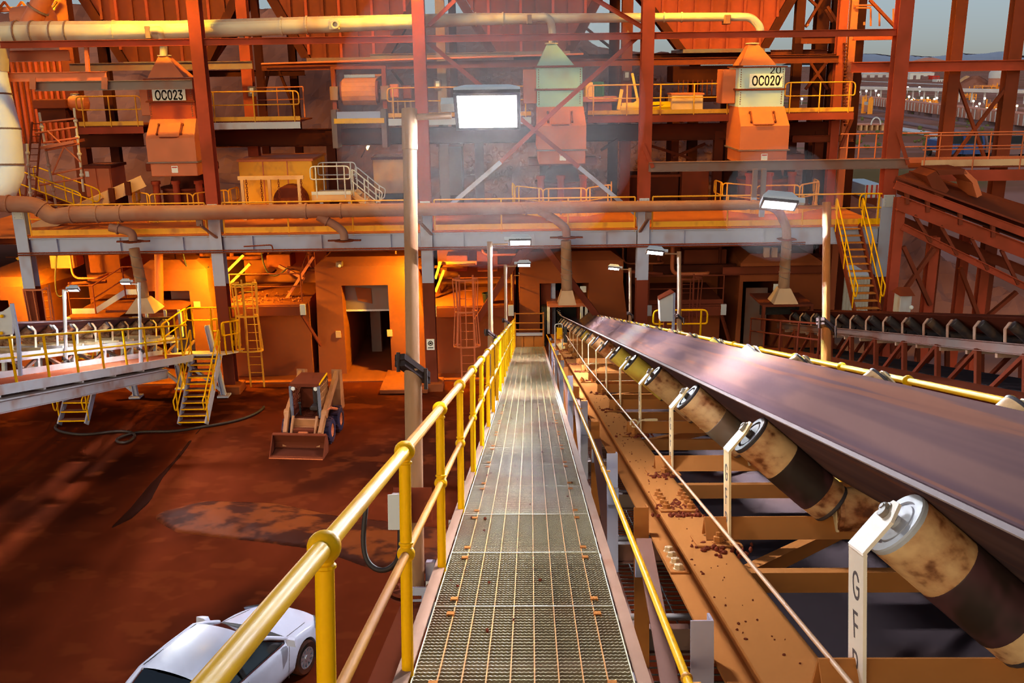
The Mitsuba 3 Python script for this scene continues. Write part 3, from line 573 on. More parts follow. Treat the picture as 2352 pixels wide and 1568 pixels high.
for i, dz in enumerate((0, -.07)): part(dk, 'conduit', tube([V(q[0], q[1], pc[1][2] + dz) for q in pc], .025, 6), 'redbrown', 50)
part(dk, 'conduit', tube(bend([A(560, 566, Y0 - .1), A(625, 562, Y0 - .1), A(627, 576, Y0 - .1)], .1), .022, 6), 'redbrown', 50)
for i in range(4):
    a, b = COLX[i] + .3, COLX[i + 1] - .3
    rail([V(a, Y0 + .12, z2), V(b, Y0 + .12, z2)], f'yellow handrail with kick plate along the lower deck edge, {ORD[i]} bay from the left', sp=2.55, kick=.19, m='yellowdusty', loop=False)
# ---- lower dust pipe on the deck front, with its drops
zp = zat(1176, 478, 31.9)
lpipe = thing('dust_pipe', 'rusty ringed dust pipe running along the lower deck front', 'pipe')
pp = bend([A(-60, 466, 31.9), A(20, 468, 31.9), A(85, 470, 31.9), A(118, 500, 31.9), V(*A(160, 506, 31.9)[:2], zp), V(xat(1740, 465, 31.9), 31.9, zp), A(1785, 476, 31.9), A(1806, 520, 31.9), A(1807, 548, 31.9)], .5, 6)
rp = [.30 if q[0] < A(300, 500, 31.9)[0] else .215 if q[0] < A(1000, 500, 31.9)[0] else .18 for q in pp]
ii = [i for i, q in enumerate(pp) if q[0] < A(170, 500, 31.9)[0]]
xs_ = np.linspace(pp[ii[-1]][0] + .1, xat(1740, 465, 31.9), 60)
path = pp[:ii[-1] + 1] + [V(x, 31.9, zp) for x in xs_] + pp[ii[-1] + 3:]
rad = [np.interp(q[0], [xs_[0], xs_[-1]], [.27, .165]) if q[2] > zp - .05 and q[0] < xs_[-1] - .01 else .27 if q[0] < 0 else .15 for q in path]
part(lpipe, 'pipe', tube(path, rad, 16), 'pipelow', 55)
for px in (25, 95, 165, 212, 288, 698, 778, 1205, 1290): 
    x = xat(px, 490, 31.9); k = min(range(len(path)), key=lambda i: abs(path[i][0] - x)); d = unit(path[min(k + 1, len(path) - 1)] - path[k - 1])
    part(lpipe, 'flange_ring', lathe([(rad[k], -.03), (rad[k] + .035, -.03), (rad[k] + .035, .03), (rad[k], .03)], path[k], d, 18), 'pipelow')
spiral = [V(x, 31.9, zp) + V(0, cos((x - xs_[0]) * 12) * 1.015 * np.interp(x, [xs_[0], xs_[-1]], [.27, .165]), sin((x - xs_[0]) * 12) * 1.015 * np.interp(x, [xs_[0], xs_[-1]], [.27, .165])) for x in np.arange(xat(800, 480, 31.9), xs_[-1], .05)]
part(lpipe, 'spiral_seam', tube(spiral, .007, 4), 'pipelow')
for px in (455, 962, 1490):
    x = xat(px, 490, 31.9); part(lpipe, 'pipe_bracket', cat(bar((x, 31.95, zp - .2), (x, 31.95, zp - .45), .1, .2), bar((x, 31.9, zp - .4), (x + (.35 if px < 1000 else -.2), Y0, zp - .95), .1, .06)), 'greybrown')
def drop(px0, py0, px1, py1, py2, yhood, w, hood=True):
    Y = 31.85
    a, b, c = A(px0, py0, Y), A((px0 + px1) / 2 + 8, (py0 + py1) / 2 - 8, Y), A(px1, py1, Y)
    part(lpipe, 'branch', tube(bend([a, b, c + V(0, 0, .25), c], .4, 5), .14, 12), 'pipelow', 55)
    part(lpipe, 'branch_ring', cat(lathe([(.14, 0), (.18, 0), (.18, .05), (.14, .05)], (a + b) / 2, b - a, 14)), 'pipelow')
    fl = part(lpipe, 'branch_flange', cat(lathe([(0, 0), (.34, 0), (.34, .03), (0, .03)], c - V(0, 0, .02), (0, 0, -1), 6), bar(c + V(-.55, 0, -.03), c + V(.55, 0, -.03), .1, .05)), 'redbrown')
drop(252, 522, 306, 552, 0, 0, 0); drop(730, 497, 791, 550, 0, 0, 0); drop(1240, 484, 1301, 543, 0, 0, 0)
part(lpipe, 'branch_flange', lathe([(0, 0), (.34, 0), (.34, .03), (0, .03)], A(1807, 548, 31.85), (0, 0, -1), 6), 'redbrown')
def hooded_duct(px, py, px2, py2, w2, py3, label):
    Y = 32.0; t = thing('hood_duct', label, 'duct'); a = A(px, py, Y); b = A(px2, py2, Y); z3 = zat(px2, py3, Y)
    part(t, 'duct', tube([a, b], [.17, .19], 16), 'pole', 55)
    sp_ = [a + (b - a) * q + V(.185 * cos(q * 30), .185 * sin(q * 30), 0) for q in np.linspace(.05, .8, 90)]
    part(t, 'spiral_wire', tube(sp_, .011, 4), 'rollergrey')
    part(t, 'joint_ring', lathe([(.17, 0), (.205, 0), (.205, .03), (.17, .03)], a + (b - a) * .66, b - a, 16), 'pipelow')
    part(t, 'hood', hull([b + V(sx * .19, sy * .19, 0) for sx in (-1, 1) for sy in (-1, 1)] + [V(b[0] + sx * w2, Y + sy * w2, z3) for sx in (-1, 1) for sy in (-1, 1)]), 'tan', label='pale tapered hood')
hooded_duct(308, 570, 330, 682, .5, 712, 'pale spiral duct with a flared hood over the end of the left conveyor')
hooded_duct(1300, 552, 1302, 665, .31, 696, 'pale spiral duct with a flared hood over the end of the middle conveyor')
hooded_duct(1807, 552, 1800, 660, .42, 692, 'spiral duct with a flared hood over the end of the right conveyor')

# ---- upper dust pipe and the white riser duct at the far left
up = thing('dust_pipe', 'large pale dust pipe running along the top of the building, lit orange from above', 'pipe')
Yu = 33.6
zu = [(70, 72), (760, 57), (1100, 44), (1660, 40)]
up_p = [A(40, 75, Yu), A(150, 74, Yu), A(262, 72, Yu), A(400, 69, Yu), A(765, 56, Yu), A(1100, 44, Yu), A(1270, 42, Yu), A(1660, 39, Yu)]
q0 = up_p[0][2]; zz = np.linspace(up_p[0][2], up_p[-1][2], 8); 
part(up, 'pipe', tube(up_p + bend([A(1660, 39, Yu), A(1725, 39, Yu), A(1746, 62, Yu), A(1746, 80, Yu)], .5, 6)[1:], [.36, .36, .34, .30, .28, .24, .17, .15] + [.15] * 9 if False else [.36, .36, .34, .30, .27, .2, .16, .14] + [.135] * (len(bend([A(1660, 39, Yu), A(1725, 39, Yu), A(1746, 62, Yu), A(1746, 80, Yu)], .5, 6)) - 1), 18), 'pipe', 55)
for px, r_ in ((38, .40), (75, .39), (120, .38), (155, .38), (262, .36), (648, .31), (706, .31), (1093, .23), (1155, .22), (1525, .17), (1565, .17)):
    x = xat(px, 60, Yu); k = np.interp(x, [q[0] for q in up_p], range(len(up_p))); j = int(min(k, len(up_p) - 2)); c = up_p[j] + (up_p[j + 1] - up_p[j]) * (k - j); rr = r_
    part(up, 'flange_ring', lathe([(rr - .06, -.025), (rr, -.025), (rr, .025), (rr - .06, .025)], c, up_p[j + 1] - up_p[j], 20), 'greybrown' if px < 160 else 'pipe')
c = A(769, 56, Yu - .3); part(up, 'inspection_port', cat(bev(c[0] - .18, c[0] + .14, c[1], c[1] + .3, c[2] - .17, c[2] + .17, .02), lathe([(.08, 0), (.14, 0), (.14, -.08), (.08, -.08)], c + V(.02, 0, 0), (0, 1, 0), 14)), 'pipe')
for pa in (345, 1216, 1666): part(up, 'port_collar', bev(xat(pa - 6, 66, Yu), xat(pa + 7, 66, Yu), Yu - .32, Yu + .2, zat(pa, 58 + (10 if pa < 400 else -16), Yu) - .3 + (0 if pa < 400 else .1), zat(pa, 58 + (10 if pa < 400 else -16), Yu) + .1, .02), 'greybrown')
for px, py, px2, py2 in ((350, 70, 376, 128), (1222, 40, 1269, 98)):
    part(up, 'drop_pipe', tube(bend([A(px, py, Yu - .25), A(px2 - 8, py - 2, Yu - .3), A(px2, py + 26, Yu), A(px2, py2, Yu)], .45, 6), .13, 12), 'pipe', 55)
for px in (165, 310, 555, 970, 1443):
    x = xat(px, 80, Yu); part(up, 'pipe_saddle', hull([(x - .1, Yu - .05, zat(px, 90, Yu)), (x + .1, Yu - .05, zat(px, 90, Yu)), (x - .1, Yu + .1, zat(px, 90, Yu)), (x + .1, Yu + .1, zat(px, 90, Yu)), (x - .02, Yu, zat(px, 70, Yu)), (x + .02, Yu + .05, zat(px, 70, Yu))]), 'greybrown')
rd = thing('riser_duct', 'big white round duct at the far left edge bending into the upper dust pipe', 'duct')
part(rd, 'elbow', tube(bend([A(40, 75, Yu), A(-6, 76, Yu), A(-8, 160, Yu)], .9, 8), [.36] * 4 + [.38] * 7, 20), 'pipe', 55)
part(rd, 'duct', tube([A(-8, 160, Yu), A(-6, 216, 33.4), A(10, 300, 33.1), A(14, 380, 32.9)], [.32, .44, .52, .56], 24), 'duct', 40)
part(rd, 'lower_elbow', tube([A(14, 380, 32.9), A(16, 400, 32.8), A(6, 430, 32.5), A(-25, 452, 32.2), A(-60, 466, 31.9)], [.56, .53, .48, .42, .38], 22), 'duct', 40)
for py, r_ in ((150, .37), (216, .47), (296, .54), (378, .585)): part(rd, 'band', lathe([(r_ - .06, -.03), (r_, -.03), (r_, .03), (r_ - .06, .03)], A({150: -8, 216: -6, 296: 9, 378: 14}[py], py, {150: Yu, 216: 33.4, 296: 33.12, 378: 32.9}[py]), (.0, .1, 1), 24), 'greybrown')
t = thing('inclined_pipe', 'thick orange-lit pipe slanting up past the tank at the top left', 'pipe')
part(t, 'pipe', tube([A(66, 62, 35.0), A(88, 20, 35.0), A(112, -30, 35.0)], .32, 16), 'orange', 55)
part(t, 'flange', lathe([(.3, -.03), (.38, -.03), (.38, .03), (.3, .03)], A(87, 21, 35.0), A(112, -30, 35) - A(66, 62, 35), 18), 'greybrown')
t = thing('drum_tank', 'round orange tank behind the slanting pipe at the top left', 'tank')
part(t, 'shell', lathe([(0, 0), (.3, .02), (.48, .12), (.5, .3), (.5, 1.2), (.48, 1.38), (.3, 1.48), (0, 1.5)], A(30, 50, 36.5) , (1, 0, .08), 20), 'orange', 35)
for px, y0, y1 in ((1735, 388, 470), (1755, 388, 496)):
    a, b = A(px, y0, Y0 - .25), A(px, y1, Y0 - .25); k = part(fr, 'hanger', bar((a[0], a[1], a[2]), (a[0], a[1], b[2]), .15, .15), 'greybrown'); part(k, 'grey_end', bar((a[0], a[1] - .01, b[2] + .25), (a[0], a[1] - .01, b[2] - .02), .16, .16), 'grey')

# ================================================================ upper level: bins, chutes, walkways, machines
def hopper(xtl, xtr, xbl, xbr, yb, Y, label, m='redbrown'):
    t = thing('ore_bin', label, 'ore bin'); zb = zat((xbl + xbr) / 2, yb, Y); k = (15.2 - zb) / (zat((xbl + xbr) / 2, 0, Y) - zb)
    l0, r0 = xat(xbl, yb, Y), xat(xbr, yb, Y); l1, r1 = xat(xtl, 0, Y), xat(xtr, 0, Y); l2, r2 = l0 + (l1 - l0) * k, r0 + (r1 - r0) * k
    part(t, 'shell', hull([(l0, Y, zb), (r0, Y, zb), (l2, Y, 15.2), (r2, Y, 15.2), (l0 + .2, Y + 2.5, zb), (r0 - .2, Y + 2.5, zb), (l2, Y + 4.6, 15.2), (r2, Y + 4.6, 15.2)]), m)
    n = int((r2 - l2) / .58); 
    for i in range(1, n):
        x = l2 + (r2 - l2) * i / n
        zbot = zb if l0 <= x <= r0 else (zb + (15.2 - zb) * ((l0 - x) / (l0 - l2) if x < l0 else (x - r0) / (r2 - r0)))
        if zbot < 15: part(t, 'rib', bx(x - .05, x + .05, Y - .12, Y, zbot, 15.2), 'red' if i % 2 else m)
    part(t, 'bottom_flange', bx(l0 - .15, r0 + .15, Y - .2, Y + 2.6, zb - .14, zb), 'greybrown')
    for s, x0, x2 in ((-1, l0, l2), (1, r0, r2)):
        part(t, 'side_leg', h8([(x0 + s * a - .02, y, zb) for y in (Y - .1, Y + .5) for a in ((0, .35) if s > 0 else (.35, 0))] + [(x2 + s * a, y, 15.2) for y in (Y - .1, Y + .5) for a in ((0, .45) if s > 0 else (.45, 0))]), 'darkred', label='dark slanting leg')
hopper(209, 530, 297, 465, 141, 38.5, 'ribbed rust-red ore bin at the top left above the OC023 chute')
hopper(640, 945, 715, 875, 132, 38.5, 'ribbed rust-red ore bin above the yellow pulley, second from the left')
hopper(1072, 1362, 1142, 1300, 118, 38.5, 'ribbed rust-red ore bin above the green chute, third from the left')
hopper(1495, 1806, 1576, 1745, 112, 38.5, 'ribbed rust-red ore bin at the top right above the OC020 chute', 'red')
bfr = thing('rear_frame', 'dark steel frame behind the upper walkways with posts, girders and braces', 'steel frame')
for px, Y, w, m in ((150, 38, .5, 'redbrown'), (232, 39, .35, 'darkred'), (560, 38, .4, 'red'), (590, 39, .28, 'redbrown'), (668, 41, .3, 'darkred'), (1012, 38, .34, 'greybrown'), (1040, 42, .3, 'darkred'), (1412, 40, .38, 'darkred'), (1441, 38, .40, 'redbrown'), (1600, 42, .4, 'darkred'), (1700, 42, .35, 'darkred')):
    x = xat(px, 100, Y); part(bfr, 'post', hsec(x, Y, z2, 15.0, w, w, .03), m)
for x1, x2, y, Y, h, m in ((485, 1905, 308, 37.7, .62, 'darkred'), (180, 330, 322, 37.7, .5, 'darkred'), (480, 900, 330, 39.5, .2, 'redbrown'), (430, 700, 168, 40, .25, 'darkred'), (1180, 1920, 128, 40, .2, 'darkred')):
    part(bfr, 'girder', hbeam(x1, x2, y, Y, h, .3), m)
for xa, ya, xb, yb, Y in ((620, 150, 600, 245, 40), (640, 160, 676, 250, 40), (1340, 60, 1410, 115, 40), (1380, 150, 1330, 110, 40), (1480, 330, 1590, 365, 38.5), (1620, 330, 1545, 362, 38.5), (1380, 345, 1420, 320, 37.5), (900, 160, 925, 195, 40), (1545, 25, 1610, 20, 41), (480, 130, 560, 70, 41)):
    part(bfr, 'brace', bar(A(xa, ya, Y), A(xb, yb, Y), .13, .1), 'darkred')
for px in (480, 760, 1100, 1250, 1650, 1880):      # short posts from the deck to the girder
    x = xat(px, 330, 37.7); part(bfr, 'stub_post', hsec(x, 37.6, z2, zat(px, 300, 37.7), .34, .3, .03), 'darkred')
# hanging chutes
def chute(px, yt, label, side, sgn=None, s=1.0, cols=('orange', 'red', 'red', 'orange'), neck=True):
    """px: middle of the front face; yt: image row of the neck."""
    Y = 34.6; t = thing('dust_chute', label, 'chute'); z = lambda dy: zat(px, yt + dy, Y); x = xat(px, yt + 80, Y); W = .80
    part(t, 'neck', cat(lathe([(.16, -.3), (.16, .02)], (x - .25, Y + .6, z(0)), (0, 0, 1), 14), lathe([(.24, 0), (.24, .04), (0, .04)], (x - .25, Y + .6, z(2)), (0, 0, 1), 14)), 'pipe')
    part(t, 'pyramid', hull([(x - .25 + sx * .16, Y + .6 + sy * .16, z(2)) for sx in (-1, 1) for sy in (-1, 1)] + [(x - W + .05, Y + .1, z(52)), (x + W - .28, Y + .1, z(52)), (x - W + .05, Y + 1.3, z(52)), (x + W - .28, Y + 1.3, z(52))]), cols[0])
    b = part(t, 'upper_box', bev(x - W, x + W, Y, Y + 1.6, z(107), z(54), .015), cols[1])
    part(b, 'flange', bx(x - W - .06, x + W + .06, Y - .06, Y + 1.66, z(57), z(54)), 'redbrown'); part(b, 'flange', bx(x - W - .06, x + W + .06, Y - .06, Y + 1.66, z(109), z(105)), 'redbrown')
    part(b, 'rivet_row', cat(*[ball((x + sx * (W - .07), Y - .005, z(62) + (z(100) - z(62)) * i / 7), .022, 1) for i in range(8) for sx in (-1, 1)]), 'greybrown', kind='stuff')
    b = part(t, 'middle_box', bev(x - W + .03, x + W + .02, Y, Y + 1.6, z(150), z(109), .015), cols[2])
    part(b, 'rivet_row', cat(*[ball((x + sx * (W - .08), Y - .005, z(114) + (z(140) - z(114)) * i / 5), .022, 1) for i in range(6) for sx in (-1, 1)]), 'greybrown', kind='stuff')
    f = .62; zt, zm, zl, zb = z(147), z(212), z(243), z(275)
    bt = part(t, 'boot', hull([(x - W + .02, Y - .03, zt), (x + W + .04, Y - .03, zt), (x - W + .02, Y + 1.6, zt), (x + W + .04, Y + 1.6, zt), (x - W, Y - f, zm + .35), (x + W + .1, Y - f, zm + .35), (x - W, Y - f, zl), (x + W + .1, Y - f, zl), (x - W, Y + 1.6, zl), (x + W + .1, Y + 1.6, zl)]), cols[3], label='dusty boot with a sloping front')
    part(t, 'lower_flange', bx(x - W - .05, x + W + .15, Y - f - .05, Y + 1.6, zl - .03, zl + .02), 'greybrown')
    part(t, 'lower_band', bev(x - W + .05, x + W + .08, Y - f + .04, Y + 1.5, zb, zl - .03, .02), cols[3])
    a, c = V(x, Y - .03, zt), V(x, Y - f, zm + .35); d = unit(c - a); n = unit(np.cross((1, 0, 0), d)); M = frame((a + c) / 2 - n * 0 + d * .05, (1, 0, 0), d, np.cross((1, 0, 0), d))
    if M[2, 2] < 0: M = frame(M[:3, 3], (-1, 0, 0), d, np.cross((-1, 0, 0), d))
    hb = part(bt, 'hatch', tf(bev(-.36, .36, -.3, .34, .0, .05, .015), M), cols[3])
    part(bt, 'hatch_latch', tf(cat(*[bx(sx * .42 - .03, sx * .42 + .03, y - .03, y + .03, 0, .07) for sx in (-1, 1) for y in (-.2, .22)], bar((-.3, .38, .05), (.3, .38, .05), .03), bar((.42, -.2, .06), (.42, .22, .06), .03), bar((-.42, -.2, .06), (-.42, .22, .06), .03)), M), 'redbrown')
    part(t, 'warning_sticker', bx(x - .02, x + .2, Y - f + .028, Y - f + .036, zb + .12, zb + .36), 'sign'); part(t, 'sticker_print', bx(x, x + .18, Y - f + .02, Y - f + .026, zb + .29, zb + .33), 'signalred')
    part(t, 'side_hopper', bev(x + W - .02, x + W + .45, Y + .5, Y + 1.5, z(140), z(70), .02) if side > 0 else bev(x - W - .45, x - W + .02, Y + .5, Y + 1.5, z(140), z(60), .02), 'orange')
    if sgn:
        dx, zc = (-.02, (z(77) + z(107)) / 2) if sgn != 'OC020' else (.14, (z(72) + z(102)) / 2)
        sg = part(t, 'number_sign', bx(x + dx - .58, x + dx + .58, Y - .05, Y - .035, zc - .23, zc + .23), 'sign', label='white number sign')
        M = frame((x + dx, Y - .053, zc), (1, 0, 0), (0, 0, 1), (0, -1, 0)); part(sg, 'lettering', text(sgn, .32, M, .004, True, True, .66), 'ink')
        if sgn == 'OC020':
            part(sg, 'overpaint_mark', bar((x + dx + .40, Y - .062, zc - .13), (x + dx + .54, Y - .062, zc + .13), .022, .022), 'ink')
            part(t, 'sprayed_number', text('20', .24, frame((x + .46, Y - .012, z(63.5)), (1, 0, 0), (0, 0, 1), (0, -1, 0)), .004, False, True, 1.0), 'ink')
chute(389, 126, 'rust-red dust chute carrying the white OC023 sign', -1, 'OC023')
chute(1285, 98, 'pale green dust chute with an orange boot behind the glaring lamp', -1, None, cols=('green', 'green', 'green', 'orange'))
chute(1750, 98, 'pale blue-grey dust chute carrying the white OC020 sign and a sprayed 20', -1, 'OC020', cols=('orange', 'paleblue', 'paleblue', 'orange'))
# upper walkways
def walk(x1, x2, y, label, em='galv', posts=None, Y=36.0, rear=False):
    z = zat((x1 + x2) / 2, y, Y); a, b = V(xat(x1, y, Y), Y, z), V(xat(x2, y, Y), Y, z)
    t = thing('upper_walkway', label, 'walkway')
    part(t, 'floor_plate', bx(a[0], b[0], Y - .02, Y + 2.2, z - .05, z), 'redbrown'); part(t, 'edge_channel', ch(a + V(0, -.02, -.16), b + V(0, -.02, -.16), .1, .24, .012, (0, 0, 1), 1), em)
    for q in np.arange(a[0] + .3, b[0], 1.6): part(t, 'bearer', ib((q, Y, z - .2), (q, Y + 2.2, z - .2), .12, .25, .015), 'darkred')
    rail([a, b], label.replace('upper walkway', 'handrail of the upper walkway').replace('floor', ''), sp=1.45, m='yellowdusty', kick=.15)
    return z
walk(182, 330, 289, 'upper walkway between the white duct and the OC023 chute', 'red')
walk(482, 690, 278, 'upper walkway with a pale edge left of the yellow pulley')
walk(892, 1220, 268, 'upper walkway behind the glaring flood lamp')
z3 = walk(1350, 1682, 262, 'upper walkway between the green chute and the OC020 chute', 'red')
walk(1800, 1960, 257, 'upper walkway at the right end beside the OC020 chute', 'red')
rail([A(700, 262, 39.0), A(580, 265, 39.0)], 'thin rear handrail behind the upper walkway left of the pulley', sp=1.3, m='orange', kick=0, loop=False)
# head pulley
t = thing('head_pulley', 'conveyor head pulley wrapped by a yellow-lit belt in a steel frame', 'pulley')
a, b = A(784, 212, 37.0), A(870, 209, 37.0); b[2] = a[2]; cy = (a + b) / 2
part(t, 'drum', lathe([(0, 0), (.40, 0), (.42, .06), (.43, .7), (.42, 1.34), (.40, 1.4), (0, 1.4)], a, (1, 0, 0), 24), 'redbrown', 35)
part(t, 'shaft', cyl(a - V(.35, 0, 0), b + V(.35, 0, 0), .09, 12), 'darkred', 55)
arc = [(.46 * cos(q), .46 * sin(q)) for q in np.linspace(pi / 2, pi * 1.45, 9)]
pts = [(2.0, .62), (1.0, .54)] + arc
gs = []
for (y0, w0), (y1, w1) in zip(pts[:-1], pts[1:]):
    gs.append(bar(V(cy[0], a[1] + y0, a[2] + w0), V(cy[0], a[1] + y1, a[2] + w1), 1.25, .025, (0, -.1, 1) if y0 > .1 else (0, y0 * 2.1, w0 * 2.1)))
part(t, 'belt', cat(*gs), 'poleorange', label='dusty belt over the drum')
for x in (a[0] - .28, b[0] + .2): part(t, 'bearing_block', bev(x - .12, x + .2, 36.8, 37.2, a[2] - .3, a[2] + .22, .03), 'greybrown'); part(t, 'frame_post', bev(x - .06, x + .1, 36.9, 37.2, a[2] - 1.0, a[2] + .9, .01), 'redbrown')
part(t, 'frame_top', bev(a[0] - .34, b[0] + .32, 36.9, 37.1, a[2] + .82, a[2] + .94, .01), 'redbrown')
c = A(826, 180, 37.6); part(t, 'white_panel', bx(c[0] - .58, c[0] + .58, 37.6, 37.65, c[2] - .14, c[2] + .14), 'galvclean', label='white sheet behind the drum')
part(t, 'apron', bx(a[0] - .1, b[0] + .1, 36.3, 36.35, a[2] - .95, a[2] - .68), 'grey'); part(t, 'yellow_edge', bx(a[0] - .2, b[0] + .25, 36.2, 36.24, a[2] - 1.1, a[2] - .92), 'yellow')
for x in (a[0] - .22, b[0] + .22): part(t, 'support', bev(x - .1, x + .1, 36.3, 37.2, a[2] - 2.0, a[2] - .6, .01), 'greybrown')
# machines on the upper walkways
def box_thing(name, label, cat_, px, py, px2, py2, Y, d, m, extra=None):
    t = thing(name, label, cat_); a, b = A(px, py, Y), A(px2, py2, Y)
    x0, x1 = sorted((a[0], b[0])); z0, z1 = sorted((a[2], b[2])); part(t, 'body', bev(x0, x1, Y, Y + d, z0, z1, .025), m); return t, x0, x1, z0, z1
t, x0, x1, z0, z1 = box_thing('tool_bin', 'pale tan steel bin on the upper walkway left of the OC020 chute', 'bin', 1542, 255, 1616, 214, 36.6, .9, 'tan'); part(t, 'rim', bx(x0 - .03, x1 + .03, 36.57, 37.53, z1 - .05, z1 + .01), 'orange')
t = thing('yellow_frame', 'bright yellow steel lifting frame lying on the upper walkway beside the tan bin', 'frame')
for xa, ya, xb, yb, w in ((1425, 250, 1540, 252, .22), (1428, 240, 1545, 236, .12), (1420, 252, 1428, 205, .12), (1445, 252, 1470, 232, .2), (1500, 250, 1545, 240, .12), (1452, 168, 1466, 238, .09)): part(t, 'bar', bar(A(xa, ya, 36.9), A(xb, yb, 36.9), w, w), 'yellow')
t, *_r_ = box_thing('drive_motor', 'green electric motor on a yellow base right of the green chute', 'motor', 1362, 222, 1388, 188, 37.2, .7, 'greenmotor'); part(t, 'fins', cat(*[bx(_r_[0] + .03 + .06 * i, _r_[0] + .05 + .06 * i, 37.15, 37.9, _r_[2] + .05, _r_[3] - .03) for i in range(6)]), 'greenmotor', kind='stuff'); part(t, 'guard', bev(_r_[0] - .3, _r_[0], 37.2, 37.9, _r_[2] - .05, _r_[3], .03), 'yellow'); part(t, 'base', bev(_r_[0] - .4, _r_[1] + .5, 37.1, 37.9, _r_[2] - .2, _r_[2], .02), 'orange'); part(t, 'pedestal', bev(_r_[0] - .2, _r_[1] + .3, 37.2, 37.8, z3 - .02, _r_[2] - .2, .02), 'redbrown')
for i, (px, py, Y, lb) in enumerate(((578, 208, 37.9, 'on the rear post left of the pulley'), (1005, 192, 37.9, 'on the rear post behind the flood lamp'), (1440, 172, 37.9, 'on the rear post above the yellow frame'), (171, 224, 37.9, 'on the post behind the left upper walkway'))):
    t, x0, x1, z0, z1 = box_thing('switch_box', 'small grey switch box with a white label ' + lb, 'switch box', px - 8, py + 14, px + 8, py - 10, Y, .15, 'greybrown'); part(t, 'label', bx((x0 + x1) / 2 - .07, (x0 + x1) / 2 + .07, Y - .012, Y, z0 + .12, z0 + .32), 'sign')
t, x0, x1, z0, z1 = box_thing('feeder_drive', 'dark belt feeder drive with a row of rods under the top right bin', 'feeder', 1545, 190, 1690, 150, 39.5, 1.5, 'darkred')
for i in range(11): part(t, 'rod', cyl(V(x0 + .2 + i * .19, 39.3, z0 - .55), V(x0 + .2 + i * .19, 39.3, z0 + .1), .03, 8), 'redbrown'); 
part(t, 'gear_rail', bx(x0 - .3, x1, 39.2, 39.4, z0 - .75, z0 - .5), 'darkred'); part(t, 'pedestal', cat(bx(x0, x0 + .3, 39.3, 40.6, z2, z0 - .5), bx(x1 - .3, x1, 39.3, 40.6, z2, z0 - .5)), 'darkred')
for px, py, m, lb in ((905, 205, 'orange', 'orange control cabinet behind the rail right of the pulley'), (935, 208, 'redbrown', 'brown control cabinet right of the pulley')):
    t, x0, x1, z0, z1 = box_thing('control_cabinet', lb, 'cabinet', px - 9, py + 20, px + 9, py - 12, 37.6, .3, m); part(t, 'stand', cat(*[bx(q - .03, q + .03, 37.7, 37.76, z0 - .9, z0) for q in (x0 + .05, x1 - .05)]), 'greybrown'); part(t, 'door', bev(x0 + .03, x1 - .03, 37.57, 37.6, z0 + .04, z1 - .04, .008), m)

# ================================================================ lower building: concrete, platforms, ladders
YP = 34.3
def portal(pl, pr, ol, orr, ot, yt, label, tapr=.35, tapl=.1):
    t = thing('concrete_portal', label, 'portal'); zt, zo = zat((pl + pr) / 2, yt, YP), zat((ol + orr) / 2, ot, YP)
    x0, x1, a, b = xat(pl, 700, YP), xat(pr, 700, YP), xat(ol, 700, YP), xat(orr, 700, YP)
    part(t, 'pier', hull([(x0 + q * tapl, y, z) for q, z in ((0, -.05), (1, zo)) for y in (YP, 40)] + [(x, y, z) for x in (a,) for z in (-.05, zo) for y in (YP, 40)]), 'concrete')
    part(t, 'pier', hull([(x1 - q * tapr, y, z) for q, z in ((-.3, -.05), (1, zo)) for y in (YP, 40)] + [(x, y, z) for x in (b,) for z in (-.05, zo) for y in (YP, 40)]), 'concrete')
    part(t, 'lintel', hull([(x0 + tapl, YP, zo), (x1 - tapr, YP, zo), (x0 + tapl, 40, zo), (x1 - tapr, 40, zo), (x0 + tapl, YP, zt - .3), (x1 - tapr, YP, zt - .3), (x0 + .5, YP + .3, zt), (x1 - tapr - .45, YP + .3, zt), (x0 + .5, 40, zt), (x1 - tapr - .45, 40, zt)]), 'concrete')
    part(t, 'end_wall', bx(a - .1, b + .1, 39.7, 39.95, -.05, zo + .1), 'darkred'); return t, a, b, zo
t, a, b, zo = portal(722, 984, 787, 893, 655, 592, 'large concrete portal with a dark doorway behind the loader, lit orange on its right')
hd = part(t, 'door_head', bx(a, b, YP + .7, YP + .76, zat(840, 712, YP + .7), zo), 'greybrown', label='rusty panel hanging in the doorway'); part(hd, 'loose_sheet', prism([A(815, 660, YP + .66), A(852, 662, YP + .66), A(855, 697, YP + .66), A(822, 690, YP + .66)], (0, .02, 0)), 'concrete'); part(hd, 'lower_edge', bx(a, b, YP + .66, YP + .7, zat(840, 714, YP + .7), zat(840, 710, YP + .7)), 'galv')
part(t, 'inner_post', bx(a + .55, a + .95, 37.2, 37.5, 0, zo), 'greybrown')
for px, py in ((777, 768), (895, 765)): c = A(px, py, YP - .05); part(t, 'switch_plate', bev(c[0] - .1, c[0] + .1, YP - .06, YP, c[2] - .13, c[2] + .13, .01), 'tan')
t, a, b, zo = portal(318, 505, 338, 438, 668, 600, 'concrete portal with an open doorway behind the end of the left conveyor')
part(t, 'rusty_sheet', bx(a + .7, b - .05, YP + .6, YP + .66, .9, zo - .1), 'greybrown'); c = A(452, 700, YP - .05); part(t, 'notice', bx(c[0] - .12, c[0] + .12, YP - .03, YP, c[2] - .12, c[2] + .12), 'tan')
t, a, b, zo = portal(1188, 1452, 1240, 1352, 650, 580, 'concrete portal with a doorway behind the loading hood of the middle conveyor')
part(t, 'inner_post', bx(a + .42, a + .6, YP + .5, YP + .7, 0, zo), 'grey'); part(t, 'notice', bx(b - .32, b - .1, YP - .03, YP, zo - .35, zo - .12), 'sign'); part(t, 'rusty_sheet', bx(a + .05, a + .42, YP + .4, YP + .46, .5, zo - .05), 'redbrown')
t, a, b, zo = portal(1690, 1905, 1704, 1792, 646, 585, 'concrete portal with a doorway behind the hood of the right conveyor')
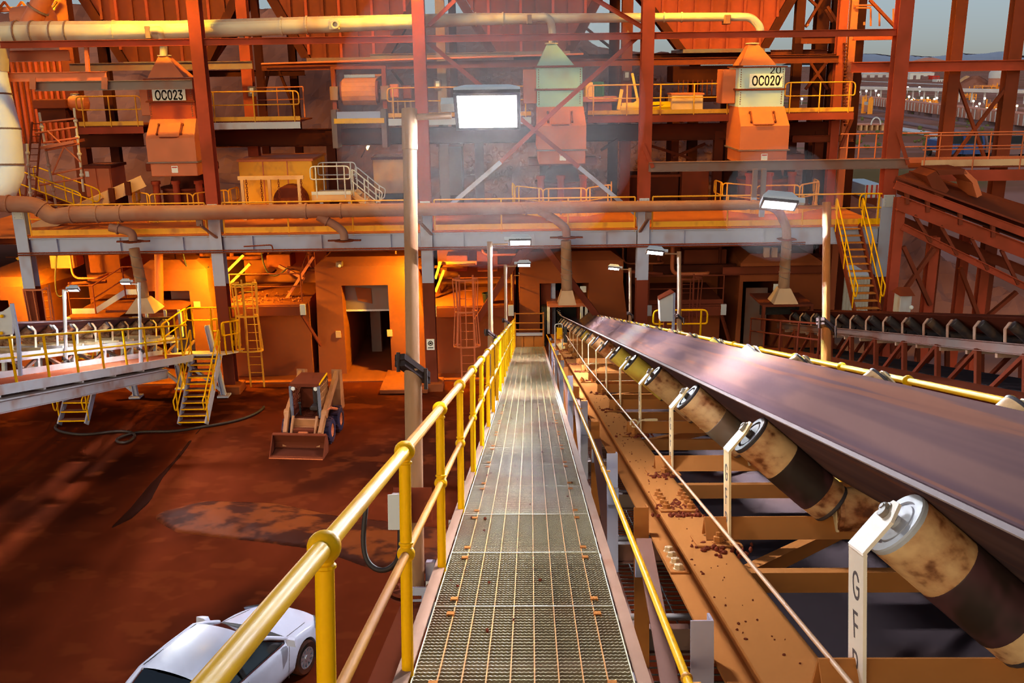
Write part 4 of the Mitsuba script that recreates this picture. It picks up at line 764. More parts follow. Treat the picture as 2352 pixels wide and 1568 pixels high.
part(t, 'notice', bx(b - .3, b - .05, YP - .03, YP, zo - .35, zo - .1), 'sign'); part(t, 'rusty_sheet', bx(a + .3, b - .3, YP + .7, YP + .75, 0, zo - .4), 'greybrown')
t, a, b, zo = portal(-90, 112, -60, 20, 690, 640, 'concrete portal at the far left edge behind the left conveyor')
for pa, pb in ((112, 318), (505, 722), (984, 1188), (1452, 1690)): struct('wall_back', bx(xat(pa, 700, YP) + .15, xat(pb, 700, YP) - .02, 37.4, 37.8, -.1, z2 - .72), 'concrete', label='dusty concrete wall between two portals')
struct('floor', bx(XL - 4, xat(1905, 700, 37) + .5, 33.4, 39.9, -.2, .06), 'concrete')
def platform(p0, p1, y, label, y1=36.5, Y=33.5, rails=None):
    z = zat((p0 + p1) / 2, y, Y); x0, x1 = xat(p0, y, Y), xat(p1, y, Y); t = thing('service_platform', label, 'platform')
    part(t, 'floor_plate', bev(x0, x1, Y, y1 + .7, z - .08, z, .01), 'redbrown'); part(t, 'front_channel', ch((x0, Y - .02, z - .22), (x1, Y - .02, z - .22), .1, .34, .015), 'redbrown')
    part(t, 'supporting_wall', bx(x0 + .05, x1 - .05, Y + .7, y1 + .7, -.05, z - .08), 'concrete')
    for q in (x0 + .1, x1 - .1): part(t, 'end_bracket', bev(q - .1, q + .1, Y - .08, Y, z - .38, z + .02, .01), 'galv')
    part(t, 'strut', bar((x1 - .15, Y - .02, z - .4), (x1 + .35, Y + .5, z - 1.7), .09), 'redbrown')
    return t, x0, x1, z
t, x0, x1, zpl = platform(512, 702, 700, 'service platform at the top of the caged ladder between the left and middle portals')
r = np.random.default_rng(8); solo('debris_heap', cat(*rocks([(r.uniform(x0 + .1, x1 - .3), r.uniform(33.7, 35.5), zpl + .03) for _ in range(90)], r.uniform(.015, .05, 90), 9)), 'concrete', 'small pale debris scattered on the platform above the tall caged ladder', 'debris', kind='stuff')
rail([V(x0 + .2, 33.9, zpl), V(x1 - .2, 33.9, zpl), V(x1 - .1, 36.2, zpl + 1.0)], 'rusty bent handrail on the platform left of the large portal', m='redbrown', kick=0, loop=False, sp=2.4)
t, x0, x1, z_ = platform(990, 1180, 702, 'service platform with pale corner plates right of the large portal')
rail([V(x0 + .2, 35.6, z_), V(x1, 35.6, z_), V(x1, 33.6, z_)], 'rusty handrail on the platform right of the large portal', m='redbrown', kick=0, loop=False, sp=2.2)
c = A(1120, 692, 33.9); t = thing('bucket', 'small black plastic bucket on the platform beside a lamp pole', 'bucket'); part(t, 'body', lathe([(0, 0), (.15, 0), (.19, .36), (.17, .36), (.13, .03), (0, .03)], (c[0], c[1], z_), (0, 0, 1), 18), 'black', 55); part(t, 'rim', lathe([(.18, .33), (.205, .34), (.205, .37), (.17, .37)], (c[0], c[1], z_), (0, 0, 1), 18), 'black'); part(t, 'label', bx(c[0] + .02, c[0] + .11, c[1] - .185, c[1] - .172, z_ + .1, z_ + .24), 'sign')
t, x0, x1, z_ = platform(1484, 1668, 700, 'service platform with a rusty rail beside the third column, above the tilted cabinet')
rail([V(x0 + .1, 33.6, z_), V(x1 - .1, 33.6, z_)], 'rusty handrail of the platform beside the right portal', m='redbrown', kick=.16, loop=False, sp=2.6)
t, x0, x1, z_ = platform(150, 318, 728, 'stepped service platform with pale brackets behind the left lamp poles')
for xa, ya, xb, yb in ((150, 640, 228, 612), (228, 612, 262, 598), (150, 682, 205, 660)): pass
rail([V(x0, 34.0, z_), V(x0 + .9, 34.0, z_), V(x0 + 1.9, 34.4, z_ + .6), V(x1 - .2, 34.4, z_ + .6)], 'rusty stepped handrail behind the two left lamp poles', m='redbrown', kick=.2, km='grey', loop=False, sp=1.6)
def ladder(px, hoops, ybase, label, Y=33.05, m='yellowdusty'):
    t = thing('caged_ladder', label, 'ladder'); x = xat(px, hoops[0], Y); zt = zat(px, hoops[0], Y); zb = zat(px, ybase, Y - (0 if ybase > 900 else 0)); zb = max(zb, 0.02) if ybase < 900 else .0
    for s in (-1, 1): part(t, 'stile', bar((x + s * .24, Y, zb), (x + s * .24, Y, zt + .1), .06, .02, (0, 1, 0)), m)
    for z in np.arange(zb + .25, zt, .3): part(t, 'rung', tube([(x - .24, Y, z), (x + .24, Y, z)], .012, 6), m)
    def hp(z, R): return [V(x + R * sin(q), Y - .12 - R * .95 * (1 + cos(q)) * .5 - .18, z) for q in np.linspace(-2.6, 2.6, 15)]
    zc = [zat(px, h, Y - .3) for h in hoops]
    for z, R in zip(zc, (.44, .39, .47)): part(t, 'hoop', cat(*[bar(a, b, .012, .06) for a, b in zip(hp(z, R)[:-1], hp(z, R)[1:])]), m)
    for i in range(1, 14, 2):
        pts = [hp(z, R)[i] for z, R in zip(zc, (.44, .39, .47))]
        for a, b in zip(pts[:-1], pts[1:]): part(t, 'cage_bar', bar(a, b, .035, .01, (0, 1, 0)), m)
    return t
ladder(570, (648, 722, 800), 935, 'tall orange-lit caged ladder standing on the yard left of the loader')
ladder(1070, (638, 712, 790), 868, 'caged ladder on the wall right of the big lamp pole', m='orange')
ladder(98, (660, 738, 790), 800, 'caged ladder behind the left conveyor at the left edge', m='orange')
ladder(1578, (636, 708, 780), 800, 'dusty caged ladder behind the rusty lamp pole, right of the third column', m='redbrown')
# pipework and struts under the deck
t = thing('pipework', 'tangle of dusty pipes and cables under the lower deck', 'pipes'); r = np.random.default_rng(12)
for i in range(34):
    x = r.uniform(XL - 1, 10); L = r.uniform(1.2, 3.4); y = r.uniform(34.6, 36.3); z = r.uniform(3.5, z2 - .8); k = r.integers(3)
    p = [V(x, y, z), V(x + L, y, z + r.uniform(-.2, .2))] if k == 0 else [V(x, y, z2 - .6), V(x, y, z - .5)] if k == 1 else bend([V(x, y, z2 - .6), V(x, y, z), V(x + L * .6, y, z), V(x + L * .6, y + .8, z)], .3)
    part(t, 'pipe', tube(p, r.uniform(.03, .09), 8), ('redbrown', 'darkred', 'orange')[i % 3], 55)
part(t, 'standpipe', tube([A(364, 572, 34.0), A(367, 728, 34.0)], .15, 14), 'orange', 55)
for xa, ya, xb, yb in ((520, 625, 560, 585), (530, 650, 575, 605), (655, 690, 720, 590), (640, 610, 700, 640), (1000, 640, 1012, 600), (1000, 670, 1020, 620)): part(t, 'strut', bar(A(xa, ya, 34.6), A(xb, yb, 34.6), .1, .1), 'orange')
for xa, ya, xb, yb in ((600, 575, 660, 615), (420, 575, 480, 612), (130, 585, 160, 660)): part(t, 'cable', tube(spline([A(xa, ya, 34.5), A((xa + xb) / 2, max(ya, yb) + 18, 34.4), A(xb, yb, 34.5)], 16), .03, 6), 'cable')
for px, py, w, hgt in ((640, 600, .9, .5), (1050, 605, .8, .6), (1120, 600, .8, .8), (240, 600, 1.2, .9), (140, 590, .9, .9), (1620, 600, 1.6, .9), (1850, 610, 1.5, .6)):
    c = A(px, py, 35.6); part(t, 'equipment_box', bev(c[0] - w / 2, c[0] + w / 2, 35.6, 36.5, c[2] - hgt / 2, c[2] + hgt / 2, .03), 'redbrown' if px > 200 else 'orange')
for px, py in ((1762, 580), (1780, 580)): c = A(px, py, 34.4); part(t, 'small_panel', bev(c[0] - .1, c[0] + .1, 34.4, 34.6, c[2] - .18, c[2] + .18, .01), 'tan')
part(t, 'low_girder', hbeam(1660, 1900, 620, 34.3, .3, .2), 'redbrown'); part(t, 'low_girder', hbeam(1500, 1690, 618, 34.9, .35, .2), 'darkred')
t = thing('wall_lamp', 'small white lamp body fixed to the portal front below the deck', 'lamp'); c = A(780, 606, YP - .1); part(t, 'body', bev(c[0] - .12, c[0] + .12, YP - .25, YP, c[2] - .1, c[2] + .1, .03), 'greybrown'); part(t, 'glass', ball(c + V(.02, -.16, -.04), .06), 'sign')
# ================================================================ on the lower deck
t, x0, x1, z0, z1 = box_thing('equipment_container', 'large dusty yellow equipment container on the lower deck', 'container', 556, 470, 716, 366, 36.6, 2.6, 'yellowdusty'); part(t, 'roof_lip', bx(x0 - .05, x1 + .05, 36.55, 39.25, z1 - .05, z1 + .03), 'orange')
for q in (.33, .66): part(t, 'seam', bx(x0 + (x1 - x0) * q - .02, x0 + (x1 - x0) * q + .02, 36.58, 36.6, z0, z1), 'orange')
t = thing('lifting_rack', 'pale steel rack hung with chains and shackles in front of the yellow container', 'rack'); c0, c1 = A(552, 470, 35.6), A(697, 407, 35.6)
part(t, 'top_bar', bar((c0[0], 35.6, c1[2]), (c1[0], 35.6, c1[2]), .1, .14), 'tan')
for px in (558, 620, 688): q = xat(px, 440, 35.6); part(t, 'upright', bev(q - .06, q + .06, 35.55, 35.66, z2, c1[2] + .02, .01), 'tan')
for px, n in ((600, 9), (640, 8), (692, 11), (566, 10)):
    q = xat(px, 420, 35.5); g = []
    for i in range(n): a_ = (1, 0, 0) if i % 2 else (0, 1, 0); g.append(tube([V(q, 35.48, c1[2] - .1 - .085 * i) + V(*a_) * .03 * cos(u) + V(0, 0, .055 * sin(u)) for u in np.linspace(0, 6.283, 9)[:-1]], .012, 4, closed=True))
    part(t, 'chain', cat(*g), 'redbrown', kind='stuff')
c = A(668, 440, 36.2); t = thing('cable_drum', 'rusty round drum standing between the chain rack and the yellow container', 'drum'); part(t, 'flange', lathe([(0, -.3), (.62, -.3), (.62, -.22), (0, -.22)], (c[0], 36.2, z2 + .62), (0, 1, 0), 24), 'redbrown', 55); part(t, 'core', lathe([(.4, -.22), (.4, .2)], (c[0], 36.2, z2 + .62), (0, 1, 0), 20), 'darkred', 55); part(t, 'flange', lathe([(0, .2), (.62, .2), (.62, .28), (0, .28)], (c[0], 36.2, z2 + .62), (0, 1, 0), 24), 'redbrown', 55)
# white access stair
def stair(top, bot, w, n, label, sm_, tm, rm, railh=1.0, wd=(1, 0, 0), rails=True, edge=None, loops=True, nm='stair'):
    t = thing(nm, label, 'stairs'); top, bot, wd = V(*top), V(*bot), V(*wd)
    for s in (-1, 1): part(t, 'stringer', bar(bot + wd * s * w / 2, top + wd * s * w / 2, .05, .22), sm_)
    for i in range(n):
        c = bot + (top - bot) * (i + .5) / n; run = V(top[0] - bot[0], top[1] - bot[1], 0); d = unit(run)
        k = part(t, 'tread', cat(bar(c - wd * w / 2, c + wd * w / 2, .24, .03, (0, 0, 1))), tm)
        if edge: part(k, 'nosing', bar(c - wd * w / 2 - d * .125, c + wd * w / 2 - d * .125, .03, .035), edge)
    if rails:
        for s in (-1, 1):
            a, b = bot + wd * s * (w / 2 + .03), top + wd * s * (w / 2 + .03); U = V(0, 0, railh); d = unit(a - b); h = V(d[0], d[1], 0)
            lo = [b + U, a + U * 1.0]; lower = [b + U * .5, a + U * .5]
            if loops: pts = bend([b + U * .55] + lo[:1] + [a + U] + [a + U * .9 + h * .25, a + U * .55 + h * .15] + [a + U * .5, b + U * .5], .2)
            else: pts = lo
            part(t, 'handrail', tube(pts, .024, 8), rm, 55)
            for q in (.06, .5, .94): c = a + (b - a) * q; part(t, 'rail_post', tube([c - V(0, 0, .05), c + U], .026, 8), rm, 55)
    return t
t = thing('access_platform', 'pale galvanised access platform with tubular rails right of the yellow container', 'platform'); Yq = 35.8; a, b = A(716, 448, Yq), A(806, 448, Yq); zq = a[2]
part(t, 'deck', bev(a[0], b[0], Yq, Yq + 1.6, zq - .06, zq, .01), 'galv'); part(t, 'fascia', bx(a[0], b[0], Yq - .02, Yq, zq - .2, zq), 'tan')
for q in (a[0] + .3, b[0] - .1): part(t, 'leg', bx(q - .06, q + .06, Yq + .2, Yq + .35, z2 - .01, zq - .05), 'galv')
rail([V(a[0], Yq, zq), V(b[0], Yq, zq)], 'pale tubular handrail of the galvanised access platform', m='galvclean', kick=.12, sp=1.3)
rail([V(a[0], Yq + 1.5, zq), V(b[0], Yq + 1.5, zq)], 'rear tubular handrail of the galvanised access platform', m='galvclean', kick=0, sp=.9)
e = V(b[0] + .75, Yq + .4, z2 + .02)
stair((b[0], Yq + .8, zq), (e[0] + .2, Yq + .8, z2 + .05), .9, 4, 'short pale stair leading down from the galvanised access platform', 'tan', 'galv', 'galvclean', .95, (0, 1, 0))
# feeders with hexagonal rails
def feeder(px, py, label, rlab, dxl=0):
    Y = 36.8; c = A(px, py, Y); t = thing('feeder', label, 'feeder')
    part(t, 'drum', lathe([(0, 0), (.95, 0), (.98, .05), (.98, 1.0), (1.05, 1.02), (1.05, 1.1), (0, 1.1)], (c[0], Y + .6, z2), (0, 0, 1), 26), 'redbrown', 55)
    part(t, 'dome', lathe([(.7, 1.1), (.6, 1.5), (.3, 1.75), (0, 1.8)], (c[0], Y + .6, z2), (0, 0, 1), 20), 'darkred', 55)
    for q in (-.85, -.1, .75): part(t, 'cylinder', cat(cyl((c[0] + q, Y - .55, z2), (c[0] + q, Y - .55, z2 + 1.35), .13, 14), cyl((c[0] + q, Y - .55, z2 + 1.3), (c[0] + q, Y - .55, z2 + 1.42), .17, 14)), 'red', 55)
    part(t, 'cross_head', bev(c[0] - 1.3, c[0] + 1.3, Y - .2, Y + .4, z2 + 1.75, z2 + 2.05, .03), 'redbrown')
    R = 1.95; pts = [V(c[0] + R * sin(q), Y + .2 - R * cos(q) * .95, z2) for q in np.array([-1.75, -1.2, -.42, .42, 1.2, 1.75])]
    rail(pts, rlab, sp=1.1, kick=.2, m='yellowdusty', nm='guard_rail')
feeder(425, 455, 'rusty round feeder under the OC023 chute on the lower deck', 'yellow hexagonal guard rail round the feeder under the OC023 chute')
feeder(1292, 448, 'rusty round feeder under the green chute on the lower deck', 'yellow hexagonal guard rail round the feeder under the green chute')
feeder(1762, 440, 'rusty round feeder under the OC020 chute on the lower deck', 'yellow hexagonal guard rail round the feeder under the OC020 chute')
for px0, px1, y0, y1, Y, m, lb in ((1440, 1560, 465, 400, 39.0, 'darkred', 'dark red steel housing behind the third column on the lower deck'), (1565, 1630, 460, 380, 38.6, 'redbrown', 'rust-red housing left of the right feeder'), (1010, 1060, 450, 330, 39.5, 'greybrown', 'grey-brown steel housing behind the second column'), (860, 930, 445, 360, 40.2, 'tan', 'pale sloping chute housing left of the big lamp pole'), (200, 252, 455, 380, 36.4, 'orange', 'rusty double-door cabinet on the left of the lower deck')):
    t, x0, x1, z0, z1 = box_thing('steel_housing', lb, 'housing', px0, y0, px1, y1, Y, 1.4, m); part(t, 'flange', bx(x0 - .06, x1 + .06, Y - .06, Y + 1.46, z1 - .1, z1), 'redbrown')
    if px0 == 200:
        for q in (0, 1): part(t, 'door', bev(x0 + .03 + q * (x1 - x0) / 2, x0 - .03 + (q + 1) * (x1 - x0) / 2, Y - .04, Y, z0 + .05, z1 - .05, .01), 'orange')
        part(t, 'label', bx(x0 + .08, x0 + .22, Y - .06, Y - .04, z1 - .4, z1 - .2), 'sign')
    part(t, 'plinth', bx(x0, x1, Y + .1, Y + 1.3, z2 - .02, z0 + .02), 'darkred')
t = thing('launder', 'pale sloping launder beam rising past the cabinet at the left of the lower deck', 'launder'); part(t, 'trough', ch(A(60, 535, 34.6), A(330, 415, 35.8), .25, .42, .03), 'tan'); part(t, 'upper_beam', bar(A(180, 475, 35.2), A(235, 450, 35.2), .2, .15), 'tan')
for px, py in ((255, 440), (292, 425)): q = A(px, py - 8, 35.3); part(t, 'hanger', bar(q, q - V(0, 0, .5), .1, .2), 'darkred')
stair(A(62, 446, 35.5), A(205, 500, 34.2) , .9, 6, 'yellow-railed stair at the left end of the lower deck behind the scaffold', 'redbrown', 'redbrown', 'yellow', 1.0, unit(V(.3, 1, 0)))
# scaffold and ladder at the far left
t = thing('scaffold_tower', 'tall scaffold tower of rusty tubes beside the white riser duct', 'scaffold')
for xa, ya, xb, yb in ((90, 258, 130, 480), (170, 248, 192, 440), (62, 330, 72, 470)):
    part(t, 'standard', tube([A(xa, ya, 34.4), A(xb, yb, 34.4)], .045, 8), 'pipe', 55)
    for q in (.15, .35, .55, .8): part(t, 'coupler', ball(A(xa + (xb - xa) * q, ya + (yb - ya) * q, 34.4), .08, 1), 'pipe')
for xa, ya, xb, yb in ((92, 281, 172, 272), (80, 306, 175, 292), (100, 328, 180, 316), (104, 345, 182, 330), (120, 400, 188, 386), (90, 425, 190, 408)): part(t, 'ledger', tube([A(xa, ya, 34.35), A(xb, yb, 34.35)], .035, 8), 'orange', 55)
for xa, ya, xb, yb in ((108, 300, 185, 372), (150, 330, 120, 400)): part(t, 'brace', tube([A(xa, ya, 34.3), A(xb, yb, 34.3)], .03, 6), 'orange')
part(t, 'board', bar(A(106, 338, 34.6), A(182, 323, 34.6), .9, .1), 'orange')
t = thing('rung_ladder', 'rusty ladder leaning beside the white riser duct', 'ladder')
for s in (0, 22): part(t, 'stile', bar(A(74 + s, 280, 34.9), A(56 + s, 480, 34.9), .06, .04, (0, 1, 0)), 'redbrown')
for i in range(14): f_ = i / 14; part(t, 'rung', tube([A(74 - 18 * f_, 284 + 200 * f_, 34.9), A(96 - 18 * f_, 284 + 200 * f_, 34.9)], .016, 6), 'redbrown')
t, x0, x1, z0, z1 = box_thing('corrugated_wall', 'ribbed orange-lit sheet wall behind the scaffold at the upper left', 'wall panel', 20, 330, 172, 140, 39.2, .12, 'redbrown')
for i in range(13): part(t, 'rib', bx(x0 + .1 + i * (x1 - x0) / 13, x0 + .2 + i * (x1 - x0) / 13, 39.1, 39.2, z0, z1), 'red')
t, x0, x1, z0, z1 = box_thing('fan_housing', 'dark round-ended fan housing above the scaffold at the upper left', 'fan', 76, 250, 150, 228, 36.5, .9, 'redbrown'); part(t, 'motor', lathe([(0, 0), (.26, 0), (.28, .1), (.28, .6), (0, .7)], (x1, 36.9, (z0 + z1) / 2), (1, 0, 0), 16), 'orange', 55); part(t, 'stand', bx(x0 + .1, x1 - .1, 36.6, 37.2, z0 - .5, z0), 'darkred')
t, *_q = box_thing('roof_girder', 'orange-lit lattice roof girder in the top left corner', 'girder', -40, 28, 128, 14, 38.0, .3, 'orange')
for i in range(8): part(t, 'lattice_bar', bar(A(-30 + i * 20, 30 if i % 2 else 4, 37.9), A(-10 + i * 20, 4 if i % 2 else 30, 37.9), .07), 'darkred')

# ================================================================ the left conveyor (same slope, own frame coordinates) with its gangway and stairs
t = thing('gantry', 'pale galvanised frame of the left conveyor with girders, posts and legs', 'conveyor frame')
LS0, LS1 = 17.5, 33.6
for x in (-12.45, -14.35): cput(t, 'stringer', ch((x, LS0, .42), (x, LS1, .42), .1, .2, .012), 'galv')
cput(t, 'lower_girder', ib((-11.9, LS0, -.62), (-11.9, LS1 - 2.5, -.62), .2, .26, .015), 'galv', label='grey lower girder'); cput(t, 'lower_girder', ib((-14.6, LS0, -.62), (-14.6, LS1 - 1.0, -.62), .2, .26, .015), 'grey')
for i, s in enumerate(np.arange(18.2, 33.5, 1.9)):
    for x in (-12.45, -14.35): cput(t, 'upright', bev(x - .05, x + .05, s - .06, s + .06, -.5, .34, .008), 'galv')
    cput(t, 'cross_bearer', bx(-14.7, -11.3, s - .05, s + .05, -.30, -.12), 'galv'); cput(t, 'tie', bar((-12.45, s + .1, -.2), (-14.35, s + 1.8, .3), .08), 'greybrown')
    cput(t, 'side_brace', bar((-12.45, s + .05, -.45), (-12.45, s + 1.8, .3), .07), 'greybrown')
for (px, py, dx, dy) in ((313, 912, -.12, -.35), (515, 910, -.35, -.25), (418, 892, -.15, -.3), (270, 880, -.1, -.2)):
    a = AZ(px, py); zt_ = 1.9 if px < 500 else 2.6; part(t, 'leg', ib(a, (a[0] + dx, a[1], zt_), .16, .16, .02), 'grey'); part(t, 'leg_foot', bev(a[0] - .2, a[0] + .2, a[1] - .2, a[1] + .2, .0, .07, .01), 'grey')
    part(t, 'leg_brace', bar((a[0] - .1, a[1], .25), (a[0] - 1.6, a[1] + .2, 1.5), .1), 'grey')
t = thing('gangway', 'galvanised gangway along the near side of the left conveyor', 'walkway')
cput(t, 'deck', bx(-12.2, -11.2, LS0, 31.5, -.05, -.01), 'redbrown', label='rust-dusted deck'); cput(t, 'edge_channel', ch((-11.19, LS0, -.12), (-11.19, 31.5, -.12), .06, .22, .01), 'galv'); cput(t, 'toe_board', bx(-12.22, -12.2, LS0, 31.5, -.02, .14), 'galv')
cput(t, 'stair_landing', bx(-12.2, -10.25, 31.5, 33.9, -.06, -.01), 'galv'); cput(t, 'cable_tray', bx(-11.9, -11.5, LS0, 30, -.42, -.38), 'galv'); cput(t, 'tray_pipe', tube([(-11.6, LS0, -.32), (-11.6, 30, -.32)], .03, 8), 'cable')
def crail(pts, label, posts=None, sp=1.43, m='yellow', h=1.0, loop=False, kick=0): return rail([C(*q) for q in pts], label, posts, sp, h, .03, True, kick, m, loop)
L = 31.2 - 17.74; crail([(-11.2, 17.74, 0), (-11.2, 31.2, 0)], 'bright yellow handrail along the gangway of the left conveyor', posts=[(17.74 + 1.43 * i - 17.74) / L for i in range(10)])
crail([(-14.8, 18, 0), (-14.8, 31, 0)], 'yellow handrail behind the left conveyor belt', sp=2.8)
crail([(-12.15, 31.5, 0), (-12.15, 33.8, .55), (-10.4, 33.8, .55)], 'yellow handrail rising round the back of the stair landing at the end of the gangway', sp=1.1, loop=True)
crail([(-10.25, 33.7, .1), (-10.25, 31.8, .05)], 'yellow handrail on the right side of the stair landing', sp=.9, loop=True)
crail([(-11.3, 33.9, .15), (-10.3, 33.9, .15)], 'short yellow handrail at the rear of the stair landing', sp=.9, loop=True, kick=.2)
zt_ = C(-11, 31.5, -.03)
st = A(443, 976, 29.3); stp = thing
ta = C(-10.75, 31.6, -.03); stair(ta, (AZ(443, 978)[0], AZ(443, 978)[1], .06), .88, 11, 'steep grey stair with yellow rails from the gangway landing down to the yard', 'grey', 'greybrown', 'yellow', .95, (1, 0, 0), edge='yellow')
b0 = AZ(168, 978); stair((b0[0] + .25, b0[1] + 1.6, 2.3), (b0[0], b0[1], .06), .88, 9, 'second steep stair with yellow rails, half hidden under the left gangway', 'grey', 'greybrown', 'yellow', .95, (1, 0, 0), edge='yellow')
t = thing('conveyor_belt', 'rubber belt of the left conveyor seen edge-on above its rollers', 'conveyor belt')
lb = [(x - .85 * 0 - 15.1, h + .1) for x, h in belt_prof()]
cput(t, 'carry_strand', belt([(a, b) for a, b in lb], np.arange(LS0, 35.2, .8), .02), 'belt', 40); cput(t, 'return_strand', bx(-14.1, -12.7, LS0, 34, -.2, -.18), 'beltshaded')
def small_idler(x, s, xc, side, label, group, hh=.1, m='bracket', mr='roller'):
    t = thing('idler_set', label, 'idler', group)
    for sd in (1, -1):
        a = V(xc + sd * side * .60, s, .967 + hh); ax = V(-sd * side * .755, 0, -.656); b = a + ax * .5
        cput(t, 'wing_roller', roller(a, b, .1, 12), mr, 35); cput(t, 'end_cap', lathe([(.1, 0), (.09, -.02), (0, -.02)], a, ax, 12), 'sealdark')
        q0, q1 = V(xc + sd * side * .74, s, .5), V(xc + sd * side * .74, s, .90 + hh); q2 = q1 + V(-sd * side * .656 * -.0 - sd * side * .1, 0, .13)
        cput(t, 'end_bracket', cat(bar(q0, q1, .11, .014, (1, 0, 0)), bar(q1, q2, .11, .014, (1, 0, 0))), m)
    cput(t, 'centre_roller', roller((xc - .18, s, .62 + hh), (xc + .18, s, .62 + hh), .1, 12), mr, 35); cput(t, 'transom', bx(xc - .9, xc + .9, s - .05, s + .05, .50, .58), m)
for i in range(14): small_idler(0, 18.6 + 1.13 * i, -13.4, 1, f'{ORD[i]} roller set from the near end under the left conveyor belt', 'roller sets under the left belt', .1, 'galv' if i == 6 else 'bracket')
t = thing('belt_guard', 'pale steel guard panel on a bent post at the left edge by the left conveyor', 'guard'); a, b = A(-14, 772, 20.0), A(32, 705, 20.0)
part(t, 'panel', prism([A(-30, 772, 20.0), A(28, 768, 20.0), A(28, 700, 20.0), A(4, 716, 20.0), A(-30, 724, 20.0)], (0, .08, 0)), 'galv'); part(t, 'post', cat(bar(A(27, 697, 19.9), A(42, 775, 19.9), .07, .06, (0, 1, 0)), bar(A(42, 775, 19.9), A(47, 862, 19.9), .07, .06, (0, 1, 0))), 'grey')
for px, py in ((4, 726), (3, 765)): part(t, 'fixing', ball(A(px, py, 19.95), .04, 1), 'yellow')
t = thing('loading_chute', 'low orange loading chute with pale posts at the end of the left conveyor', 'chute'); Yl = 33.2
a, b = A(242, 714, Yl), A(416, 712, Yl); part(t, 'roof', bev(a[0], b[0], Yl, Yl + 1.6, a[2] - .06, a[2] + .03, .01), 'redbrown'); part(t, 'side', bx(xat(320, 730, Yl), b[0], Yl + .3, Yl + .35, a[2] - .62, a[2] - .15), 'orange', label='orange-lit side plate')
for px in (338, 381, 413): q = xat(px, 730, Yl); part(t, 'post', bev(q - .05, q + .05, Yl - .05, Yl + .1, a[2] - 1.0, a[2] + .02, .008), 'galv')
t = lamp_pole('thin white-lit lamp pole on the gangway rail, right of the pair at the left conveyor', -11.25, 27.4, -.1, 2.29, .35, -1, LED * 1.2, 'galvclean', .05, .22, .12, .26)
t = lamp_pole('thin white-lit lamp pole behind the left conveyor, left of the pair', -12.35, 25.2, -.1, 2.07, .2, 1, LED * 1.2, 'galvclean', .05, .10, .12, .26)

# ================================================================ the right conveyor
t = thing('gantry', 'rusty truss carrying the right conveyor below the inclined gallery', 'conveyor frame')
RS0, RS1 = 11.0, 34.5
for x in (8.8, 10.6): cput(t, 'stringer', ch((x, RS0, .70), (x, RS1, .70), .1, .2, .012), 'greybrown'); cput(t, 'lower_chord', bar((x, RS0, -.42), (x, RS1, -.42), .12), 'redbrown')
for i, s in enumerate(np.arange(11.6, 34, 1.85)):
    for x in (8.8, 10.6): cput(t, 'upright', bev(x - .05, x + .05, s - .06, s + .06, -.42, .62, .006), 'redbrown'); cput(t, 'diagonal', bar((x, s + .05, .6), (x, s + 1.8, -.38), .08), 'redbrown')
    cput(t, 'cross_beam', bar((8.8, s, -.3), (10.6, s, -.3), .1), 'redbrown'); cput(t, 'cross_beam', bar((8.0, s + .4, -.62), (10.8, s + .4, -.62), .1, .16), 'darkred')
for s in (15, 22, 29):
    for x in (8.8, 10.6): a = C(x, s, -.5); part(t, 'leg', bar(a, (a[0], a[1], 0), .2), 'redbrown')
cput(t, 'side_deck', bx(7.7, 8.6, 13, RS1, -.06, -.02), 'redbrown')
t = thing('conveyor_belt', 'dark rubber belt of the right conveyor seen from the side', 'conveyor belt'); rb = [(x + 8.0, h + .14) for x, h in belt_prof()]
cput(t, 'carry_strand', belt(rb, np.arange(RS0, 36, .8), .02), 'darkred', 40); cput(t, 'return_strand', bx(9.0, 10.4, RS0, 34, -.1, -.08), 'beltshaded')
for i in range(18): small_idler(0, 12.0 + 1.25 * i, 9.7, 1, f'{ORD[i]} dusty roller set from the near end under the right conveyor belt', 'roller sets under the right belt', .14, 'strip', 'sealdark')
crail([(7.75, 26, 0), (7.75, 34, 0)], 'rusty handrail at the far end of the right conveyor beside its hood', sp=1.9, m='redbrown')
t = thing('loading_hood', 'rusty loading hood at the far end of the right conveyor', 'hood'); a, b = A(1745, 694, 32.0), A(1862, 694, 32.0); b[2] = a[2]
part(t, 'roof', bev(a[0], b[0], 31.6, 33.4, a[2] - .08, a[2], .01), 'redbrown'); part(t, 'back', bx(a[0] + .2, b[0] - .2, 32.6, 32.7, a[2] - .6, a[2] - .06), 'black')
for q in (a[0] + .06, b[0] - .06): part(t, 'post', bev(q - .05, q + .05, 31.6, 31.75, a[2] - .9, a[2] - .05, .006), 'redbrown')
t = thing('loading_hood', 'open loading hood with white posts swallowing the end of the middle belt', 'hood'); Yh = 34.0; a, b = A(1257, 700, Yh), A(1353, 700, Yh); b[2] = a[2]
part(t, 'roof', bev(a[0], b[0], Yh, Yh + 2.2, a[2] - .1, a[2] + .04, .01), 'orange')
for px in (1260, 1336, 1347): q = xat(px, 712, Yh); part(t, 'post', bev(q - .05, q + .05, Yh, Yh + .12, a[2] - 1.1, a[2] - .05, .006), 'sign')
part(t, 'dark_curtain', bx(xat(1281, 712, Yh + .4), xat(1327, 712, Yh + .4), Yh + 1.0, Yh + 1.05, a[2] - 1.0, a[2] - .08), 'black'); part(t, 'side_wall', bx(a[0] + .1, a[0] + .18, Yh + .3, Yh + 2.2, a[2] - 1.2, a[2] - .05), 'redbrown'); part(t, 'side_wall', bx(b[0] - .4, b[0] - .32, Yh + .3, Yh + 2.2, a[2] - 1.2, a[2] - .05), 'redbrown')
part(t, 'left_frame', bev(a[0] - .2, a[0] - .02, Yh + .1, Yh + .5, a[2] - 1.6, a[2] - .1, .02), 'black')
t = thing('control_cabinet', 'pale control cabinet tilted on a post right of the middle conveyor', 'cabinet'); Yc = 24.5
